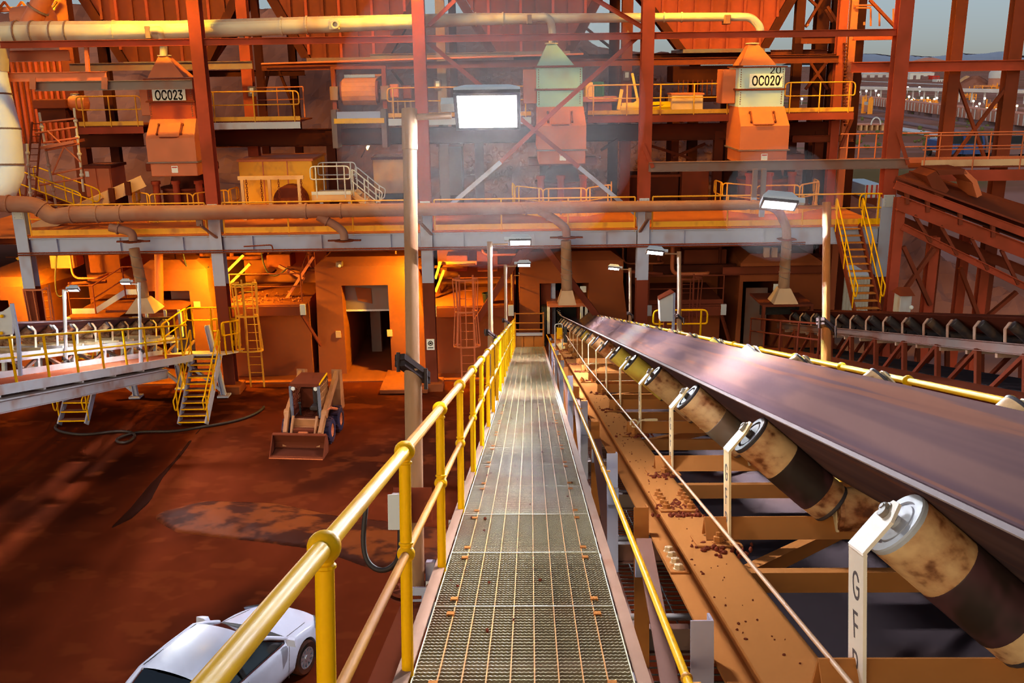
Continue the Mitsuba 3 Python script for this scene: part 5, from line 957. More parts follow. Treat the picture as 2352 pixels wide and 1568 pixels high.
part(t, 'body', prism([A(1517, 738, Yc), A(1546, 738, Yc), A(1546, 672, Yc), A(1515, 688, Yc)], (0, .35, 0)), 'galv'); part(t, 'roof', prism([A(1513, 690, Yc - .05), A(1548, 672, Yc - .05), A(1540, 666, Yc + .4), A(1510, 682, Yc + .4)], (0, 0, .03)), 'redbrown'); part(t, 'post', bar(A(1548, 672, Yc + .1), A(1546, 757, Yc + .1), .07, .07), 'grey'); q = A(1528, 738, Yc + .2); part(t, 'leg', bar(q, (q[0], q[1], 0), .08), 'redbrown'); part(t, 'foot', bev(q[0] - .2, q[0] + .2, q[1] - .2, q[1] + .2, 0, .05, .01), 'redbrown')
t = crail([(5.6, 30.6, .35), (3.9, 30.6, .35)], 'short yellow handrail beyond the right side of the middle conveyor', sp=1.0, loop=True)
for x in (5.5, 4.0): q = C(x, 30.6, .35); part(t, 'support_post', bar(q, (q[0], q[1], 0), .1), 'redbrown')

# ================================================================ right side: stair, gallery, outer frame and walkway
stair((xat(1945, 530, Y0), Y0, z2), (xat(1992, 716, 30.0), 30.0, zat(1992, 716, 30.0)), .82, 12, 'long rusty stair with yellow rails from the lower deck down behind the right conveyor', 'redbrown', 'stringer', 'yellow', 1.0, (1, 0, 0))
rail([V(xat(1972, 520, Y0), Y0 + .1, z2), V(xat(2030, 520, Y0), Y0 + .1, z2)], 'short yellow handrail at the head of the right stair', sp=.6, kick=.2, m='yellow')
g = thing('inclined_gallery', 'heavy rust-red inclined conveyor gallery on trestles at the right', 'gallery'); Yg = 30.5
for xa, ya, xb, yb, Y, h, w, m in ((2066, 466, 2420, 602, Yg, .46, .25, 'red'), (2070, 508, 2420, 650, Yg + 2.2, .34, .2, 'redbrown'), (2072, 520, 2420, 690, Yg, .22, .2, 'red'), (2056, 424, 2420, 560, Yg - .1, .26, .1, 'red'), (2056, 412, 2420, 540, Yg + 1.9, .2, .1, 'redbrown')):
    part(g, 'girder', ib(A(xa, ya, Y), A(xb, yb, Y), w, h, .03), m)
part(g, 'deck_plate', prism([A(2060, 405, Yg), A(2420, 535, Yg), A(2420, 490, Yg + 2.0), A(2100, 392, Yg + 2.0)], (0, 0, -.06)), 'redbrown', label='dusty cover plate')
part(g, 'belt', prism([A(2060, 445, Yg + .2), A(2420, 580, Yg + .2), A(2420, 560, Yg + 1.6), A(2060, 430, Yg + 1.6)], (0, 0, .05)), 'darkred')
for px in (2083, 2130, 2205, 2280): part(g, 'upright', bar(A(px, 425 + (px - 2056) * .375, Yg - .05), A(px, 462 + (px - 2066) * .385, Yg - .05), .12), 'redbrown')
for px in (2100, 2160, 2230, 2300): part(g, 'web_brace', bar(A(px, 482 + (px - 2070) * .40, Yg), A(px + 38, 528 + (px - 2040) * .48, Yg), .1), 'redbrown')
for xa, ya, Y in ((2072, 455, Yg), (2150, 545, Yg + .1), (2265, 610, Yg + 1.5), (2225, 520, Yg + 2.4)):
    a = A(xa, ya, Y); part(g, 'trestle_leg', hsec(a[0], Y, .0, a[2], .3, .3, .03), 'red')
for xa, ya, xb, yb, Y in ((2075, 566, 2136, 700, Yg), (2146, 570, 2058, 694, Yg), (2205, 615, 2245, 720, Yg + 1.5), (2335, 670, 2270, 725, Yg + 1.5)): part(g, 'trestle_brace', bar(A(xa, ya, Y), A(xb, yb, Y), .16, .12), 'redbrown')
hd = [(2152, 462), (2128, 408), (2146, 395), (2216, 393), (2240, 410), (2252, 448), (2240, 458), (2226, 416), (2210, 405), (2160, 406), (2176, 456)]
for i, (q, w) in enumerate(((((2128, 404), (2150, 392), (2180, 436), (2156, 466)), 1.2), (((2150, 390), (2216, 388), (2222, 400), (2158, 402)), 1.2), (((2216, 388), (2244, 414), (2236, 422), (2214, 400)), 1.2), (((2244, 414), (2256, 448), (2244, 454), (2234, 422)), 1.2))):
    part(g, 'hood_plate', prism([A(x, y, Yg + .1) for x, y in q], (0, w, .02)), 'orange' if i in (2, 3) else 'redbrown')
t = thing('outer_frame', 'rust-red outer frame of columns and braces at the right edge against the sky', 'steel frame'); Yo = 35.0
for px, w in ((2192, .40), (2326, .46), (2475, .4)): x = xat(px, 180, Yo); part(t, 'column', hsec(x, Yo, 0, 15.0, w, .4, .03), 'redbrown')
p, q = A(1955, 152, Yo - .3), A(2480, 152, Yo - .3); q[2] = p[2] = zat(2150, 152, Yo - .3); part(t, 'beam', ib(p, q, .25, .36, .03), 'red')
p, q = A(1960, 82, 36.0), A(2065, 82, 36.0); q[2] = p[2]; part(t, 'beam', ib(p, q, .2, .32, .03), 'red')
for xa, ya, xb, yb in ((2194, 172, 2262, 365), (2330, 175, 2185, 368)): part(t, 'brace', bar(A(xa, ya, Yo + .1), A(xb, yb, Yo + .1), .13, .1), 'redbrown')
t = thing('lift_tower', 'dark tower of crowded rust-red columns at the right end of the upper level', 'tower')
for px, Y, w, m in ((1834, 38.5, .34, 'darkred'), (1886, 39.5, .5, 'darkred'), (1932, 37.2, .32, 'red'), (1956, 37.2, .26, 'orange'), (1972, 39.5, .36, 'darkred'), (1915, 40.5, .3, 'darkred')): x = xat(px, 120, Y); part(t, 'column', hsec(x, Y, z2 if px < 1900 else 0, 15, w, w, .03), m)
for xa, ya, xb, yb, Y in ((1850, 62, 1890, -5, 39), (1856, -5, 1880, 18, 39), (1900, 15, 1930, 62, 38.5), (1998, 0, 2056, 62, 36.2), (1850, 205, 1925, 110, 39), (1862, 145, 1900, 205, 39), (1930, 340, 1958, 270, 37.0), (1895, 22, 1912, 50, 39)): part(t, 'brace', bar(A(xa, ya, Y), A(xb, yb, Y), .11, .1), 'redbrown')
for xa, xb, y, Y in ((1755, 1920, 133, 37.4), (1840, 1920, 92, 38), (1770, 1900, 122, 39), (1820, 1960, 318, 37.5)): part(t, 'girder', hbeam(xa, xb, y, Y, .26, .2), 'redbrown')
for i in range(26): c = A(1942 + 2 * (i % 2), 100 + i * 7.5, 37.0); part(t, 'rack_tooth', bev(c[0] - .05, c[0] + .05, 36.95, 37.15, c[2] - .03, c[2] + .03, .01), 'redbrown')
c = A(1940, 182, 37.6); part(t, 'sheave_wheel', lathe([(.55, -.06), (.62, -.08), (.62, .08), (.55, .06), (.1, .04), (0, .04)], c, (0, -1, 0), 28), 'darkred', 55)
for xa, ya, xb, yb in ((1962, 12, 2005, 12), (1966, 18, 2000, 18), (1985, 58, 1985, 50), (2000, 60, 2000, 20), (2052, 60, 2052, 20), (2020, 60, 2020, 28), (1855, 60, 1856, 55)): part(t, 'light_rail', tube([A(xa, ya, 37), A(xb, yb, 37)], .035, 6), 'orange')
t = thing('yard_walkway', 'yellow-edged raised walkway at the right edge in front of the outer columns', 'walkway'); p, q = A(2062, 384, 33.2), A(2480, 384, 33.2); q[2] = p[2] = zat(2220, 382, 33.2)
part(t, 'deck', bx(p[0], q[0], 33.2, 34.6, p[2] - .05, p[2]), 'redbrown'); part(t, 'fascia', bx(p[0] + .4, q[0], 33.16, 33.2, p[2] - .5, p[2] - .12), 'red'); 
rail([p + V(.8, 0, 0), q], 'front yellow handrail with a wide kick plate on the raised walkway at the right edge', posts=[(xat(px, 350, 33.2) - p[0] - .8) / (q[0] - p[0] - .8) for px in (2125, 2237, 2346)], kick=.22, m='orange', km='tan', loop=False)
rail([p + V(-1.6, 1.3, 0), q + V(0, 1.3, 0)], 'rear orange handrail of the raised walkway at the right edge', posts=[(xat(px, 350, 34.5) - p[0] + 1.6) / (q[0] - p[0] + 1.6) for px in (1945, 1972, 2010, 2157, 2272)], kick=.2, m='orange', loop=False)
t, x0, x1, z0, z1 = box_thing('junction_cabinet', 'pale grey junction cabinet standing right of the long stair foot', 'cabinet', 2064, 724, 2096, 678, 29.0, .5, 'galv'); part(t, 'roof', hull([(x0 - .05, 28.9, z1), (x1 + .05, 28.9, z1), (x0 - .05, 29.6, z1), (x1 + .05, 29.6, z1), (x0, 29.3, z1 + .2), (x1, 29.3, z1 + .2)]), 'redbrown'); part(t, 'leg', bx(x0 + .1, x1 - .1, 29.1, 29.3, 0, z0 + .01), 'redbrown'); part(t, 'switch', ball((x1, 29.0, z0 + .25), .07, 1), 'sign')
t, x0, x1, z0, z1 = box_thing('yard_container', 'white corrugated container seen through the treads of the long right stair', 'container', 1908, 720, 2005, 632, 40.0, 2.4, 'galvclean')
for i in range(12): part(t, 'rib', bx(x0 + .06 + i * (x1 - x0) / 12, x0 + .14 + i * (x1 - x0) / 12, 39.96, 40, z0, z1), 'galvclean')
t, x0, x1, z0, z1 = box_thing('site_hut', 'white hut with a red window frame glimpsed between posts above the right stair', 'hut', 1985, 455, 2030, 424, 52.0, 3, 'galvclean'); part(t, 'window_frame', cat(*[bx(q - .04, q + .04, 51.95, 52, z0, z1) for q in np.linspace(x0 + .1, x1 - .1, 4)]), 'signalred'); part(t, 'base', bx(x0 - .5, x1 + .5, 52, 55, 0, z0), 'redbrown')

# ================================================================ stockpile and everything far off
nx, ny = 190, 130
X, Y = np.meshgrid(np.linspace(-46, 26, nx), np.linspace(41.5, 86, ny))
ridge = np.interp(X, [-46, -20, -4, 4, 9, 12, 16, 21, 26], [13.5, 14.5, 13.6, 12.4, 11.2, 9.5, 6.0, 1.5, -.3])
Z = np.minimum(ridge, -0.3 + (Y - 41.5) * .78 + 4.2 * (X < 16) * np.clip((16 - X) / 6, 0, 1)) ; Z = np.minimum(Z, ridge)
Pn = np.stack([X, Y, Z * 0], -1); Z = Z + (meshkit.fbm(Pn * .35, 3, 3) - .5) * 1.4 * (Z > 0) + (meshkit.fbm(Pn * 1.9, 3, 8) - .5) * .6 * (Z > 0)
solo('ore_stockpile', grid(X, Y, Z), 'ore', 'huge purple-brown stockpile of broken ore rising behind the building', 'stockpile', smooth=False)
r = np.random.default_rng(21); ps, rs = [], []
from scipy.interpolate import RegularGridInterpolator
zf = RegularGridInterpolator((Y[:, 0], X[0]), Z)
for _ in range(1500): x, y = r.uniform(-3, 15), r.uniform(42, 50); ps.append((x, y, float(zf((y, x))))); rs.append(r.uniform(.08, .26))
solo('ore_rocks', cat(*rocks(ps, rs, 22)), 'ore', 'loose ore rocks on the stockpile face seen below the right girder', 'rocks', kind='stuff')
mat('hill', plain((132, 140, 166), .95, spec=.05)); mat('sea', plain((196, 212, 220), .4)); mat('shed', plain((206, 204, 208), .7)); mat('far_rust', plain((184, 124, 110), .9, spec=.1)); mat('far_dark', plain((124, 98, 104), .9, spec=.1)); mat('far_lamplit', plain((252, 158, 50), .8)); mat('far_grey', plain((190, 184, 192), .8)); mat('teal', plain((120, 160, 150), .8)); mat('scrub', plain((104, 104, 66), .95, spec=.05))  # far rust and grey paled for haze; the far orange carries plant lamplight
hx = np.linspace(1850, 2420, 120); base = np.interp(hx, [1850, 1970, 2010, 2060, 2090, 2140, 2180, 2200, 2210, 2235, 2262, 2290, 2310, 2330, 2345, 2420], [128, 124, 123, 129, 127, 130, 127, 123, 122, 124, 123, 119, 118, 121, 127, 130]) + np.random.default_rng(2).normal(0, .25, 120)
tp = [A(x, y, 19000.0) for x, y in zip(hx, base)]; v = np.array(tp + [V(p[0], 18500, -40) for p in tp] + [V(p[0], 21000, -40) for p in tp]); n = len(hx); k = np.arange(n - 1)
struct('hills', (v, np.vstack([np.stack([k, k + n, k + n + 1], 1), np.stack([k, k + n + 1, k + 1], 1), np.stack([k, k + 1, k + 1 + 2 * n], 1), np.stack([k, k + 1 + 2 * n, k + 2 * n], 1)])), 'hill', True, 'low blue-grey ridge on the horizon')  # bluish tint is distance haze put into the hill colour
struct('sea', bx(1500, 9000, 5100, 18600, .0, .4), 'sea', label='pale strip of sea at the horizon')
def gpos(px, py): return AZ(px, py, 0)
# ore train
p, q = gpos(1975, 246), gpos(2352, 302); d = unit(q - p); L = np.linalg.norm(q - p); nn = int((L + 40) / 11.2)
for i in range(nn):
    c = p + d * (i * 11.2); s_ = V(-d[1], d[0], 0); k = thing('ore_wagon', f'rusty ore wagon of the long train on the right, {ORD[i]} from its far end', 'wagon', 'wagons of the ore train')
    part(k, 'body', hull([c + d * a + s_ * b * w + V(0, 0, z) for a in (-5, 5) for b in (-1.5, 1.5) for z, w in ((1.0, .8), (2.9, 1))]), 'far_rust')
    part(k, 'ribs', cat(*[bar(c + d * a + s_ * b * 1.52 + V(0, 0, 1.1), c + d * a + s_ * b * 1.52 + V(0, 0, 2.8), .25, .1) for a in (-4, -2, 0, 2, 4) for b in (-1, 1)]), 'far_grey', kind='stuff')
    for a in (-3.6, 3.6): part(k, 'bogie', cat(bar(c + d * (a - 1.2) + V(0, 0, .6), c + d * (a + 1.2) + V(0, 0, .6), 1.9, .9)), 'far_dark')
struct('rail_embankment', bar(p - d * 20 + V(0, 0, .1), q + d * 40 + V(0, 0, .1), 6, .3), 'far_dark')
for i, (xa, ya, xb, yb, w) in enumerate(((1960, 205, 2352, 212, 5), (1960, 196, 2352, 206, 4), (1960, 186, 2200, 196, 4), (1985, 268, 2352, 330, 2.5), (2030, 292, 2352, 345, 3))):
    solo('road_strip', bar(gpos(xa, ya) + V(0, 0, .15), gpos(xb, yb) + V(0, 0, .15), w, .2), 'far_grey' if i % 2 == 0 else 'far_dark', f'{("pale rail line across the far yard","dark rail line across the far yard","far pale road strip below the white sheds","pale road strip below the ore train","dark road strip above the parked trucks")[i]}', 'track')
def far_ext(x0, x1, yt, yb): c = gpos((x0 + x1) / 2, yb); D = np.linalg.norm(c - CAM) / F; return c, (x1 - x0) * D, (yb - yt) * D
def far_box(name, label, cat_, x0, x1, yt, yb, dpt, m, roof=None):
    c, w, h = far_ext(x0, x1, yt, yb); t = thing(name, label, cat_); part(t, 'walls', bx(c[0] - w / 2, c[0] + w / 2, c[1], c[1] + dpt, 0, h), m)
    if roof: part(t, 'roof', hull([(c[0] + sx * w / 2 * 1.03, c[1] + y, h) for sx in (-1, 1) for y in (-.5, dpt + .5)] + [(c[0] + sx * w / 2 * 1.03, c[1] + dpt / 2, h + h * .25) for sx in (-1, 1)]), roof)
    for q in (-.3, 0, .3): part(t, 'door', bx(c[0] + q * w - w * .06, c[0] + q * w + w * .06, c[1] - .1, c[1], 0, h * .6), 'far_dark')
    return t, c
far_box('storage_shed', 'long pale storage shed in the far yard below the horizon', 'shed', 2092, 2142, 169, 182, 30, 'shed', 'far_grey'); far_box('storage_shed', 'grey shed behind the dark tower in the far yard', 'shed', 1985, 2040, 170, 178, 20, 'far_grey', 'shed'); far_box('storage_shed', 'white shed at the left of the far yard', 'shed', 1958, 1978, 168, 176, 20, 'shed', 'far_grey')
far_box('freight_container', 'bright orange-red container in the far yard', 'container', 2142, 2157, 175, 182, 8, 'signalred'); far_box('freight_container', 'small white container below the orange-red one', 'container', 2152, 2168, 183, 188, 6, 'shed'); far_box('freight_container', 'dark container left of the orange-red one', 'container', 2118, 2132, 176, 182, 8, 'far_dark')
for x0, x1, yt, yb, lb, m in ((2195, 2280, 178, 204, 'low purple-brown ore mound in the far yard', 'ore'), (2200, 2238, 176, 190, 'pale sand mound left of the silo', 'tan'), (2085, 2180, 134, 146, 'long reddish stockpile near the horizon', 'far_rust')):
    c, w, h = far_ext(x0, x1, yt, yb); R = w / 2; solo('ore_mound', lathe([(R, 0), (R * .8, h * .25), (R * .45, h * .7), (R * .15, h * .97), (0, h)], c, (0, 0, 1), 24), m, lb, 'mound', smooth=True)
c, w, h = far_ext(2272, 2306, 166, 205); R = w / 2; t = thing('storage_silo', 'broad grey-topped silo standing behind the far yellow plant', 'silo'); part(t, 'wall', lathe([(R, 0), (R, h * .55)], c, (0, 0, 1), 28), 'far_rust', 55); part(t, 'dome', lathe([(R * 1.02, h * .55), (R * 1.02, h * .8), (R * .8, h * .95), (0, h)], c, (0, 0, 1), 28), 'far_grey', 55)
t = thing('overland_conveyor', 'long grey elevated conveyor crossing the far yard', 'conveyor'); a, b = gpos(1965, 228), gpos(2400, 240); a2, b2 = a + V(0, 0, 3.6), b + V(0, 0, 3.2); part(t, 'gallery', bar(a2, b2, 2.5, .9), 'far_grey')
for q in np.linspace(.03, .97, 16): c = a2 + (b2 - a2) * q; part(t, 'trestle', bar(c, (c[0], c[1], 0), .4), 'far_grey')
for i, (x0, x1, yt, yb) in enumerate(((2098, 2134, 228, 250), (2138, 2152, 230, 248), (2086, 2098, 232, 250), (1994, 2002, 222, 262), (2240, 2300, 196, 210), (2302, 2330, 192, 210), (2205, 2240, 216, 230), (2285, 2315, 226, 250))):
    c, w, h = far_ext(x0, x1, yt, yb); t = thing('process_plant', f'{("brightly lit orange plant with a slanting boom","small orange plant block right of the boom plant","orange plant block left of the boom plant","thin lit orange post tower","wide yellow-orange machine before the silo","yellow-orange machine right of the silo","flat orange machine on the conveyor","orange plant block by the right column")[i]} in the far yard', 'plant')
    rr = random.Random(i); part(t, 'frame', cat(*[bx(c[0] + q * w - .12, c[0] + q * w + .12, c[1] + y, c[1] + y + .25, 0, h * rr.uniform(.7, 1)) for q in (-.48, -.2, .1, .3, .48) for y in (0, 4)], *[bx(c[0] - w * .5, c[0] + w * .5, c[1], c[1] + .2, h * z_, h * z_ + .15) for z_ in (.35, .6, .8)]), 'far_lamplit', kind='stuff')
    for _ in range(5): q, z_ = rr.uniform(-.45, .25), rr.uniform(0, .6); part(t, 'block', bx(c[0] + q * w, c[0] + (q + rr.uniform(.15, .4)) * w, c[1] + .4, c[1] + 4, z_ * h, (z_ + rr.uniform(.15, .35)) * h), ('far_lamplit', 'far_rust', 'far_grey', 'far_lamplit', 'far_dark')[_])
c = gpos(2105, 246); solo('plant_boom', bar(c + V(-1.8, -2, 2.6), c + V(1.8, -2, .5), .3), 'far_dark', 'dark slanting boom in front of the bright orange plant', 'boom')
mat('bulb', plain((255, 255, 255)))
for i, (px, py, col) in enumerate(((1990, 209, 0), (1973, 211, 0), (2012, 208, 0), (2047, 201, 0), (2085, 201, 0), (2112, 201, 0), (2155, 207, 2), (2113, 207, 2), (2100, 226, 0), (2117, 225, 0), (2131, 225, 1), (2152, 225, 0), (2094, 230, 1), (2125, 241, 1), (2243, 245, 0), (2267, 249, 1), (2288, 252, 1), (2312, 234, 0), (2318, 235, 1), (2290, 187, 1), (2327, 188, 1), (2010, 229, 0), (1842, 227, 0), *[(x, y, 1) for x, y in ((2080, 231), (2088, 222), (2108, 235), (2118, 231), (2136, 236), (2146, 228), (2158, 240), (2172, 222), (2236, 232), (2250, 238), (2262, 226), (2280, 233), (2300, 243), (2322, 226), (2336, 243), (2018, 218), (2060, 226))])):
    g_ = gpos(px, py + 14); D = np.linalg.norm(g_ - CAM); k_ = g_[1]; c = A(px, py, k_); t = thing('yard_light', f'tiny {("white", "orange", "teal")[col]} yard light far off on the right', 'light', f'tiny {("white", "orange", "teal")[col]} yard lights')
    kk = key(t + '__bulb'); e = led(((1, .95, .85), (1, .6, .2), (.3, 1, .8))[col], 900.0 if i in (9, 13, 17) else 6.0); e['sampling_weight'] = .6 if i in (9, 13, 17) else 0.001; scene[kk] = mikit.ply(ball(c, D * .0011, 1), 'mat_bulb', False, emitter=e); part(t, 'mast', cyl((c[0], c[1], 0), c - V(0, 0, D * .0011), .12, 6), 'far_grey')
# arched shelters, trucks, scrub
t = thing('arched_shelter', 'low row of open concrete bays with a white arch in the far yard', 'shelter'); a, b = gpos(1966, 300), gpos(2040, 300)
for q in np.linspace(0, 1, 7): c = a + (b - a) * q; part(t, 'bay_wall', bx(c[0] - .15, c[0] + .15, c[1], c[1] + 4, 0, .9), 'tan')
part(t, 'roof', bar(a + V(0, 2, 1.0), b + V(0, 2, 1.0), 4, .2), 'far_rust'); c = a + (b - a) * .58; part(t, 'arch', tube([c + V(.8 * cos(u), -.3, 1.0 + 1.2 * sin(u)) for u in np.linspace(0, pi, 12)], .12, 6), 'shed')
for i, (px, py, m, lb) in enumerate(((2196, 366, 'blue', 'blue truck parked beyond the raised walkway, left of the others'), (2235, 366, 'blue', 'dark blue truck parked beyond the raised walkway, between the columns'), (2285, 362, 'far_dark', 'dark truck parked beyond the raised walkway near the right column'), (2335, 366, 'far_dark', 'dark vehicle parked beyond the raised walkway at the right edge'))):
    c = gpos(px, py); t = thing('truck', lb, 'truck'); part(t, 'cab', hull([(c[0] + x, c[1] + y, z) for x in (-1.2, 1.2) for y, z in ((0, .6), (0, 1.8), (.5, 2.7), (2, 2.7), (2, .6))]), m); part(t, 'windscreen', prism([(c[0] - 1, c[1] - .02, 1.8), (c[0] + 1, c[1] - .02, 1.8), (c[0] + .95, c[1] + .46, 2.65), (c[0] - .95, c[1] + .46, 2.65)], (0, .04, .02)), 'black'); part(t, 'tray', bev(c[0] - 1.2, c[0] + 1.2, c[1] + 2.1, c[1] + 6, .8, 2.0, .05), m)
    for x in (-1.1, 1.1):
        for y in (1, 5): part(t, 'wheel', lathe([(0, -.15), (.5, -.15), (.5, .15), (0, .15)], (c[0] + x, c[1] + y, .5), (1, 0, 0), 14), 'black')
far_box('site_tank', 'grey rectangular tank behind the blue trucks', 'tank', 2166, 2198, 324, 352, 4, 'far_grey'); far_box('site_cabin', 'white cabin behind the parked trucks', 'cabin', 2200, 2232, 326, 350, 4, 'shed', 'far_grey')
c, w, h = far_ext(2248, 2296, 318, 350); solo('dark_heap', lathe([(w * .5, 0), (w * .46, h * .4), (w * .33, h * .8), (w * .14, h * .97), (0, h)], c, (0, 0, 1), 20), 'far_dark', 'dark rounded heap behind the right trucks', 'heap', smooth=True)
r = np.random.default_rng(31); ps, rs = [], []
for _ in range(90): px, py = r.uniform(1960, 2352), r.uniform(262, 345); g_ = gpos(px, py); ps.append(g_ + V(0, 0, .3)); rs.append(r.uniform(.12, .4))
solo('scrub', cat(*rocks(ps, rs, 32)), 'scrub', 'low olive scrub dotted over the ground beyond the right walkway', 'scrub', kind='stuff')
t = thing('timber_offcut', 'pale timber offcut lying on the ground below the gallery', 'timber'); part(t, 'board', bar(AZ(2186, 690, .1), AZ(2212, 668, .1), .35, .15), 'tan')

# ================================================================ the skid-steer loader
mat('tyre', dusty((46, 34, 55), (92, 48, 34), 3.0, .4, .8, .5, .85, .2)); mat('loader', dusty((176, 112, 66), (128, 66, 38), 2.0, .4, .8, .5)); mat('cabgrey', plain((104, 104, 118), .5)); mat('seat', plain((58, 42, 40), .8))
lo = thing('skid_steer_loader', 'dusty tan skid-steer loader with an open cab and lowered bucket parked on the yard', 'loader')
ML = rotz(-.10, (-6.42, 26.24, .02)) @ np.diag([.97, .86, .97, 1])
def lp_(t, n, g, m, sm_=False, **k): return part(t, n, tf(g, ML), m, sm_, **k)
lp_(lo, 'chassis', cat(bev(-.42, .42, 1.35, 3.4, .28, .85, .03), bev(-.40, .40, 1.15, 1.5, .3, .62, .03)), 'loader'); lp_(lo, 'step', bev(-.34, .34, .98, 1.2, .5, .62, .02), 'redbrown'); lp_(lo, 'coupler', bev(-.16, .16, .8, 1.0, .42, .55, .02), 'orange')
lp_(lo, 'engine_cover', hull([(x, y, z) for x in (-.45, .45) for y, z in ((2.5, .8), (2.5, 1.5), (3.35, 1.3), (3.55, .8))]), 'redbrown')
W = .84; bk = lp_(lo, 'bucket', cat(hull([(x, y, z) for x in (-W, W) for y, z in ((0, .01), (.0, .03), (.62, .05), (.62, .02))]), hull([(x, y, z) for x in (-W, W) for y, z in ((.6, .03), (.64, .03), (.72, .3), (.68, .3))]), hull([(x, y, z) for x in (-W, W) for y, z in ((.68, .3), (.72, .3), (.60, .62), (.56, .60))]), hull([(x, y, z) for x in (-W, W) for y, z in ((.46, .58), (.60, .58), (.60, .63), (.46, .61))])), 'redbrown')
for s in (-1, 1): lp_(bk, 'side_plate', hull([(s * W + e, y, z) for e in (-.015, .015) for y, z in ((0.02, .0), (.2, .22), (.5, .6), (.62, .6), (.72, .3), (.62, .02))]), 'redbrown')
lp_(bk, 'cutting_edge', hull([(x, y, z) for x in (-W, W) for y, z in ((-.05, .0), (-.05, .012), (.16, .035), (.16, .02))]), 'orange')
lp_(bk, 'load', hull([(x, y, z) for x in (-W + .05, W - .05) for y, z in ((.12, .03), (.6, .05), (.6, .14))]), 'darkred')
cab = lp_(lo, 'cab_roof', hull([(x, y, z) for x, y, z in ((-.47, 1.42, 1.98), (.47, 1.42, 1.98), (-.40, 2.6, 2.02), (.40, 2.6, 2.02), (-.47, 1.42, 1.88), (.47, 1.42, 1.88), (-.44, 2.65, 1.92), (.44, 2.65, 1.92))]), 'redbrown')
lp_(lo, 'yellow_stripe', bar((.475, 1.45, 1.95), (.43, 2.62, 1.99), .03, .05), 'yellow')
for s in (-1, 1):
    lp_(lo, 'cab_post', bev(s * .45 - .04, s * .45 + .04, 1.40, 1.50, .85, 1.9, .01), 'cabgrey'); lp_(lo, 'cab_side', cat(bev(s * .45 - .02, s * .45 + .02, 1.5, 2.6, .85, 1.15, .01), *[bar((s * .45, 1.5 + .16 * i, 1.1), (s * .45, 1.5 + .16 * i, 1.9), .03) for i in range(7)], *[bar((s * .45, 1.5, 1.2 + .2 * i), (s * .45, 2.6, 1.2 + .2 * i), .025) for i in range(4)]), 'loader' if s > 0 else 'redbrown')
    lp_(lo, 'headlight', lathe([(0, 0), (.06, .0), (.07, .04), (0, .06)], (s * .36, 1.40, 1.82), (0, 1, 0), 14), 'sign')
    arm = lp_(lo, 'lift_arm', cat(bar((s * .60, 3.25, 1.85), (s * .60, 1.42, 1.0), .12, .24), bar((s * .60, 1.46, 1.06), (s * .56, .9, .5), .12, .2), bar((s * .56, .95, .55), (s * .54, .72, .12), .12, .2), cyl((s * .60 - .08, 1.42, 1.0), (s * .60 + .08, 1.42, 1.0), .14, 14)), 'loader')
    lp_(arm, 'hydraulic_ram', cat(cyl((s * .68, 2.7, .75), (s * .66, 1.9, 1.05), .05, 10), cyl((s * .66, 1.9, 1.05), (s * .64, 1.5, 1.1), .03, 8)), 'orange')
    lp_(lo, 'tower', hull([(s * .58 + e, y, z) for e in (-.14, .14) for y, z in ((3.0, .6), (3.5, .6), (3.15, 1.98), (3.42, 1.9))]), 'loader'); lp_(lo, 'tilt_ram', cyl((s * .38, 1.3, .95), (s * .38, .78, .3), .045, 10), 'loader')
    for y in (1.6, 2.75):
        c = V(s * .63, y, .41); w = lp_(lo, 'wheel', lathe([(.22, -.15), (.36, -.15), (.41, -.10), (.41, .10), (.36, .15), (.22, .15)], c, (1, 0, 0), 24), 'tyre', 50)
        g = [tf(bev(-.13, .13, -.035, .035, .385, .435, .008), frame(c, V(1, .25 * (1 if a_ % 2 else -1), 0), V(0, cos(a_ * .45), sin(a_ * .45)), V(0, -sin(a_ * .45), cos(a_ * .45)))) for a_ in range(14)]
        lp_(w, 'tread', cat(*g), 'tyre', kind='stuff'); lp_(w, 'rim', lathe([(0, -.06), (.10, -.07), (.20, -.13), (.23, -.13), (.23, .13), (.20, .13), (.1, .07), (0, .06)], c, (1, 0, 0), 18), 'orange', 50)
lp_(lo, 'rear_panel', bev(-.45, .45, 2.55, 2.62, .85, 1.9, .01), 'darkred'); lp_(lo, 'seat', cat(bev(-.05, .32, 2.0, 2.45, .9, 1.05, .04), bev(-.03, .30, 2.38, 2.5, 1.0, 1.62, .05)), 'seat'); lp_(lo, 'control_levers', cat(cyl((-.25, 1.7, .8), (-.25, 1.65, 1.25), .03, 8), cyl((.3, 1.75, .85), (.32, 1.7, 1.25), .025, 8), ball((-.25, 1.65, 1.27), .05, 1), ball((.32, 1.7, 1.27), .05, 1)), 'black', kind='stuff'); lp_(lo, 'cab_floor', bev(-.42, .42, 1.38, 2.5, .78, .86, .01), 'darkred')

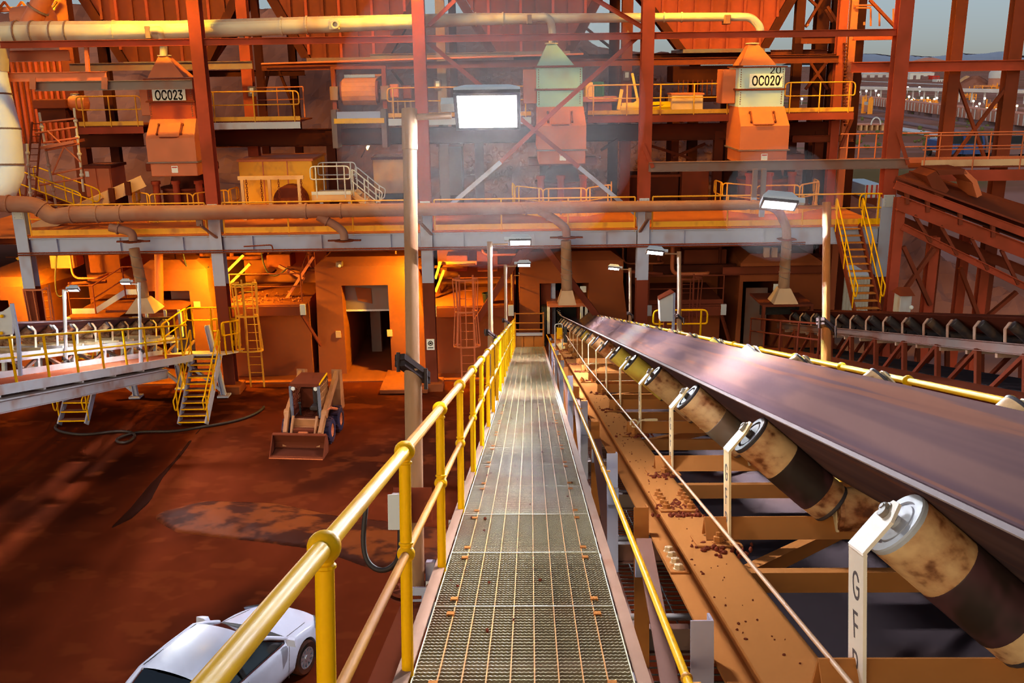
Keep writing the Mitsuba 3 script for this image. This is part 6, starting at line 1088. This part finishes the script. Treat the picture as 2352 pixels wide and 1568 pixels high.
# ================================================================ the white car
mat('carwhite', {'type': 'principled', 'base_color': rgb(192, 188, 204), 'roughness': .25, 'clearcoat': 1.0, 'clearcoat_gloss': .95, 'specular': .5}); mat('carglass', plain((14, 12, 14), .06, 0, .9)); mat('chrome', plain((214, 214, 220), .15, 1.0)); mat('wheelsilver', plain((205, 205, 212), .3, .8)); mat('cartyre', dusty((40, 34, 32), (112, 54, 34), 3, .3, .7, .3, .85, 0))
car = thing('car', 'clean white sedan parked on the dirt yard, partly hidden by the yellow handrail', 'car')
HD = radians(67.5); MCAR = rotz(HD, (-4.78, 16.15, 0.0))
def cpart(t, n, g, m, sm_=False, **k): return part(t, n, tf(g, MCAR), m, sm_, **k)
def body():
    st = [(.93, .40, .34, .55, .62), (.88, .60, .26, .62, .70), (.72, .76, .22, .69, .77), (.45, .855, .20, .76, .84), (.1, .89, .19, .84, .91), (-.35, .90, .19, .90, .97), (-.8, .90, .19, .93, .99), (-1.6, .90, .19, .95, 1.0), (-2.6, .90, .19, .96, 1.01), (-3.0, .89, .20, .96, 1.02), (-3.35, .86, .24, .95, 1.02), (-3.6, .76, .32, .93, 1.0), (-3.7, .55, .42, .86, .92)]
    rings = []
    for x, w, z0, zs, zc in st:
        half = [(0, z0), (w * .7, z0), (w * .95, z0 + .06), (w, z0 + (zs - z0) * .38), (w * .985, z0 + (zs - z0) * .72), (w * .955, zs - .05), (w * .90, zs), (w * .80, zs + (zc - zs) * .35), (w * .55, zs + (zc - zs) * .75), (w * .28, zs + (zc - zs) * .95), (0, zc)]
        rings.append([(x, y, z) for y, z in half] + [(x, -y, z) for y, z in half[-2:0:-1]])
    m = len(rings[0]); v = np.array(rings).reshape(-1, 3); f = []; k = np.arange(m); k2 = (k + 1) % m
    for i in range(len(rings) - 1): f += [np.stack([i * m + k, (i + 1) * m + k2, i * m + k2], 1), np.stack([i * m + k, (i + 1) * m + k, (i + 1) * m + k2], 1)]
    a, b = len(v), len(v) + 1; v = np.vstack([v, np.mean(rings[0], 0), np.mean(rings[-1], 0)]); e = (len(rings) - 1) * m
    f += [np.stack([k2, k * 0 + a, k], 1), np.stack([e + k, k * 0 + b, e + k2], 1)]
    M_ = trimesh.Trimesh(v, np.vstack(f), process=True); M_ = M_.subdivide_loop(1)
    if M_.volume < 0: M_.invert()
    for x in (0, -2.7):
        c = trimesh.creation.cylinder(.375, 3.0, sections=40); c.apply_transform(trimesh.transformations.rotation_matrix(pi / 2, (1, 0, 0))); c.apply_translation((x, 0, .34)); inner = trimesh.creation.box((1.2, 1.25, 1.2)); inner.apply_translation((x, 0, .3))
        cut = trimesh.boolean.difference([c, inner], engine='manifold'); M_ = trimesh.boolean.difference([M_, cut], engine='manifold')
    return np.array(M_.vertices), np.array(M_.faces)
cpart(car, 'body', body(), 'carwhite', 35)
gb = [(-.42, .74, .965), (-1.22, .585, 1.40), (-2.5, .57, 1.40), (-3.22, .68, 1.0)]
gl = cpart(car, 'side_windows', hull([(x, s * (y - .03), z - .03) for x, y, z in gb for s in (-1, 1)] + [(-.5, s * .79, .93) for s in (-1, 1)] + [(-3.0, s * .79, .95) for s in (-1, 1)]), 'carglass', label='dark reflecting glass')
rf = []
for x in np.linspace(-1.18, -2.56, 9):
    u = (x + 1.18) / -1.38; h_ = 1.40 + .075 * sin(pi * (.25 + .6 * u)); w = .585 - .02 * u
    rf.append([(x, y * w, h_ + .028 - .06 * abs(y) ** 2.5) for y in np.linspace(-1, 1, 11)])
rv = np.array(rf); g_ = grid(rv[..., 0], rv[..., 1], rv[..., 2]); low_ = (g_[0] - V(0, 0, .05), g_[1][:, ::-1]); cpart(car, 'roof', cat(g_, low_, *[bar(a, b, .03, .05) for s in (0, -1) for a, b in zip(rv[:-1, s] - V(0, 0, .02), rv[1:, s] - V(0, 0, .02))]), 'carwhite', 40)
for s in (-1, 1):
    cpart(car, 'roof_rail', tube([(-.40, s * .77, .965), (-.8, s * .695, 1.20), (-1.22, s * .625, 1.405), (-1.9, s * .62, 1.425), (-2.55, s * .615, 1.395), (-2.95, s * .67, 1.19), (-3.25, s * .75, .99)], [.035, .038, .04, .035, .04, .05, .07], 10), 'carwhite', 55)
    cpart(car, 'roof_groove', bar((-1.2, s * .585, 1.43), (-2.52, s * .575, 1.44), .012, .012), 'black'); cpart(car, 'centre_pillar', bar((-1.66, s * .80, .95), (-1.74, s * .645, 1.39), .09, .02, (0, 1, 0)), 'black'); cpart(car, 'window_trim', bar((-.55, s * .80, .955), (-2.95, s * .80, .975), .018, .02), 'chrome')
    mr = cpart(car, 'mirror', hull([(x, s * y, z) for x, y, z in ((-.62, .93, .98), (-.62, 1.12, 1.0), (-.62, .93, 1.12), (-.62, 1.10, 1.13), (-.46, .94, 1.0), (-.50, 1.06, 1.01), (-.48, .94, 1.09), (-.52, 1.05, 1.1))] + [(-.5, s * .86, .97), (-.56, s * .86, 1.0)]), 'carwhite', 40)
    hl = cpart(car, 'headlight', hull([(x, s * y, z) for x, y, z in ((.86, .48, .60), (.82, .62, .60), (.55, .80, .72), (.42, .845, .79), (.45, .83, .70), (.72, .76, .60), (.885, .47, .67), (.60, .74, .755))]), 'chrome', 20)
    cpart(hl, 'dark_band', hull([(x, s * y, z) for x, y, z in ((.87, .47, .665), (.60, .75, .75), (.44, .84, .80), (.48, .79, .79), (.66, .68, .755), (.84, .5, .69))]), 'black')
    cpart(car, 'door_handle', bev(-2.12, -1.92, s * .895 - .02, s * .895 + .02, .80, .83, .008), 'carwhite'); cpart(car, 'door_seam', cat(bar((-.62, s * .908, .3), (-.5, s * .895, .9), .006, .006), bar((-1.72, s * .906, .25), (-1.7, s * .89, .93), .006, .006), bar((-.45, s * .72, .965), (.35, s * .64, .83), .006, .006)), 'greyink', kind='stuff')
    for x in (0, -2.7):
        c = V(x, s * .79, .33); w = cpart(car, 'wheel', lathe([(.21, -.1), (.30, -.11), (.33, -.08), (.33, .08), (.30, .11), (.21, .1)], c, (0, s, 0), 32), 'cartyre', 50)
        sp_ = [tf(hull([(-.035, .05, .085), (.035, .05, .085), (-.018, .20, .095), (.018, .20, .095), (-.03, .05, .06), (.03, .05, .06), (-.015, .2, .06), (.015, .2, .06)]), frame(c, V(cos(q), 0, sin(q)), V(-sin(q), 0, cos(q)), V(0, s, 0))) for q in np.arange(10) * 2 * pi / 10]
        cpart(w, 'rim', cat(lathe([(.215, -.09), (.215, .098), (.19, .1), (.19, .03), (0, .03)], c, (0, s, 0), 32), lathe([(0, .10), (.05, .1), (.06, .06)], c, (0, s, 0), 16), *sp_), 'wheelsilver', 50)
        cpart(w, 'wheel_well', lathe([(.36, -.15), (.36, -.02), (0, -.03)], c - V(0, s * .05, 0), (0, s, 0), 24), 'black')
cpart(car, 'windscreen', hull([(-.44, s * .70, .985) for s in (-1, 1)] + [(-1.2, s * .55, 1.405) for s in (-1, 1)] + [(-.5, s * .70, .95) for s in (-1, 1)] + [(-1.25, s * .55, 1.38) for s in (-1, 1)]), 'carglass'); cpart(car, 'wiper_cowl', hull([(-.36, s * .68, .962) for s in (-1, 1)] + [(-.48, s * .72, .985) for s in (-1, 1)] + [(-.4, s * .7, .94) for s in (-1, 1)] + [(-.30, 0, .985), (-.44, 0, 1.0)]), 'black')
cpart(car, 'rear_window', hull([(-2.55, s * .54, 1.405) for s in (-1, 1)] + [(-3.2, s * .64, 1.02) for s in (-1, 1)] + [(-2.5, s * .54, 1.37) for s in (-1, 1)] + [(-3.1, s * .64, 1.0) for s in (-1, 1)]), 'carglass')

# ================================================================ haze balls added to imitate glare round the two nearest flood lamps
scene['glare_medium'] = {'type': 'homogeneous', 'sigma_t': {'type': 'rgb', 'value': [.12, .12, .125]}, 'albedo': {'type': 'rgb', 'value': [.93, .96, .99]}, 'phase': {'type': 'hg', 'g': 0.0}}
for c, R, lb in ((C(-.24, 5.9, 2.8), 0.95, 'added haze ball imitating glare round the flood lamp of the nearest lamp pole'), (C(2.62, 10.1, 2.64), .6, 'added haze ball imitating glare round the flood lamp on the right orange pole')):
    k = key('glare_haze'); scene[k] = mikit.ply(ball(c, R, 3), {'type': 'null'}, False, interior={'type': 'ref', 'id': 'glare_medium'}); lab(k, lb, 'haze')
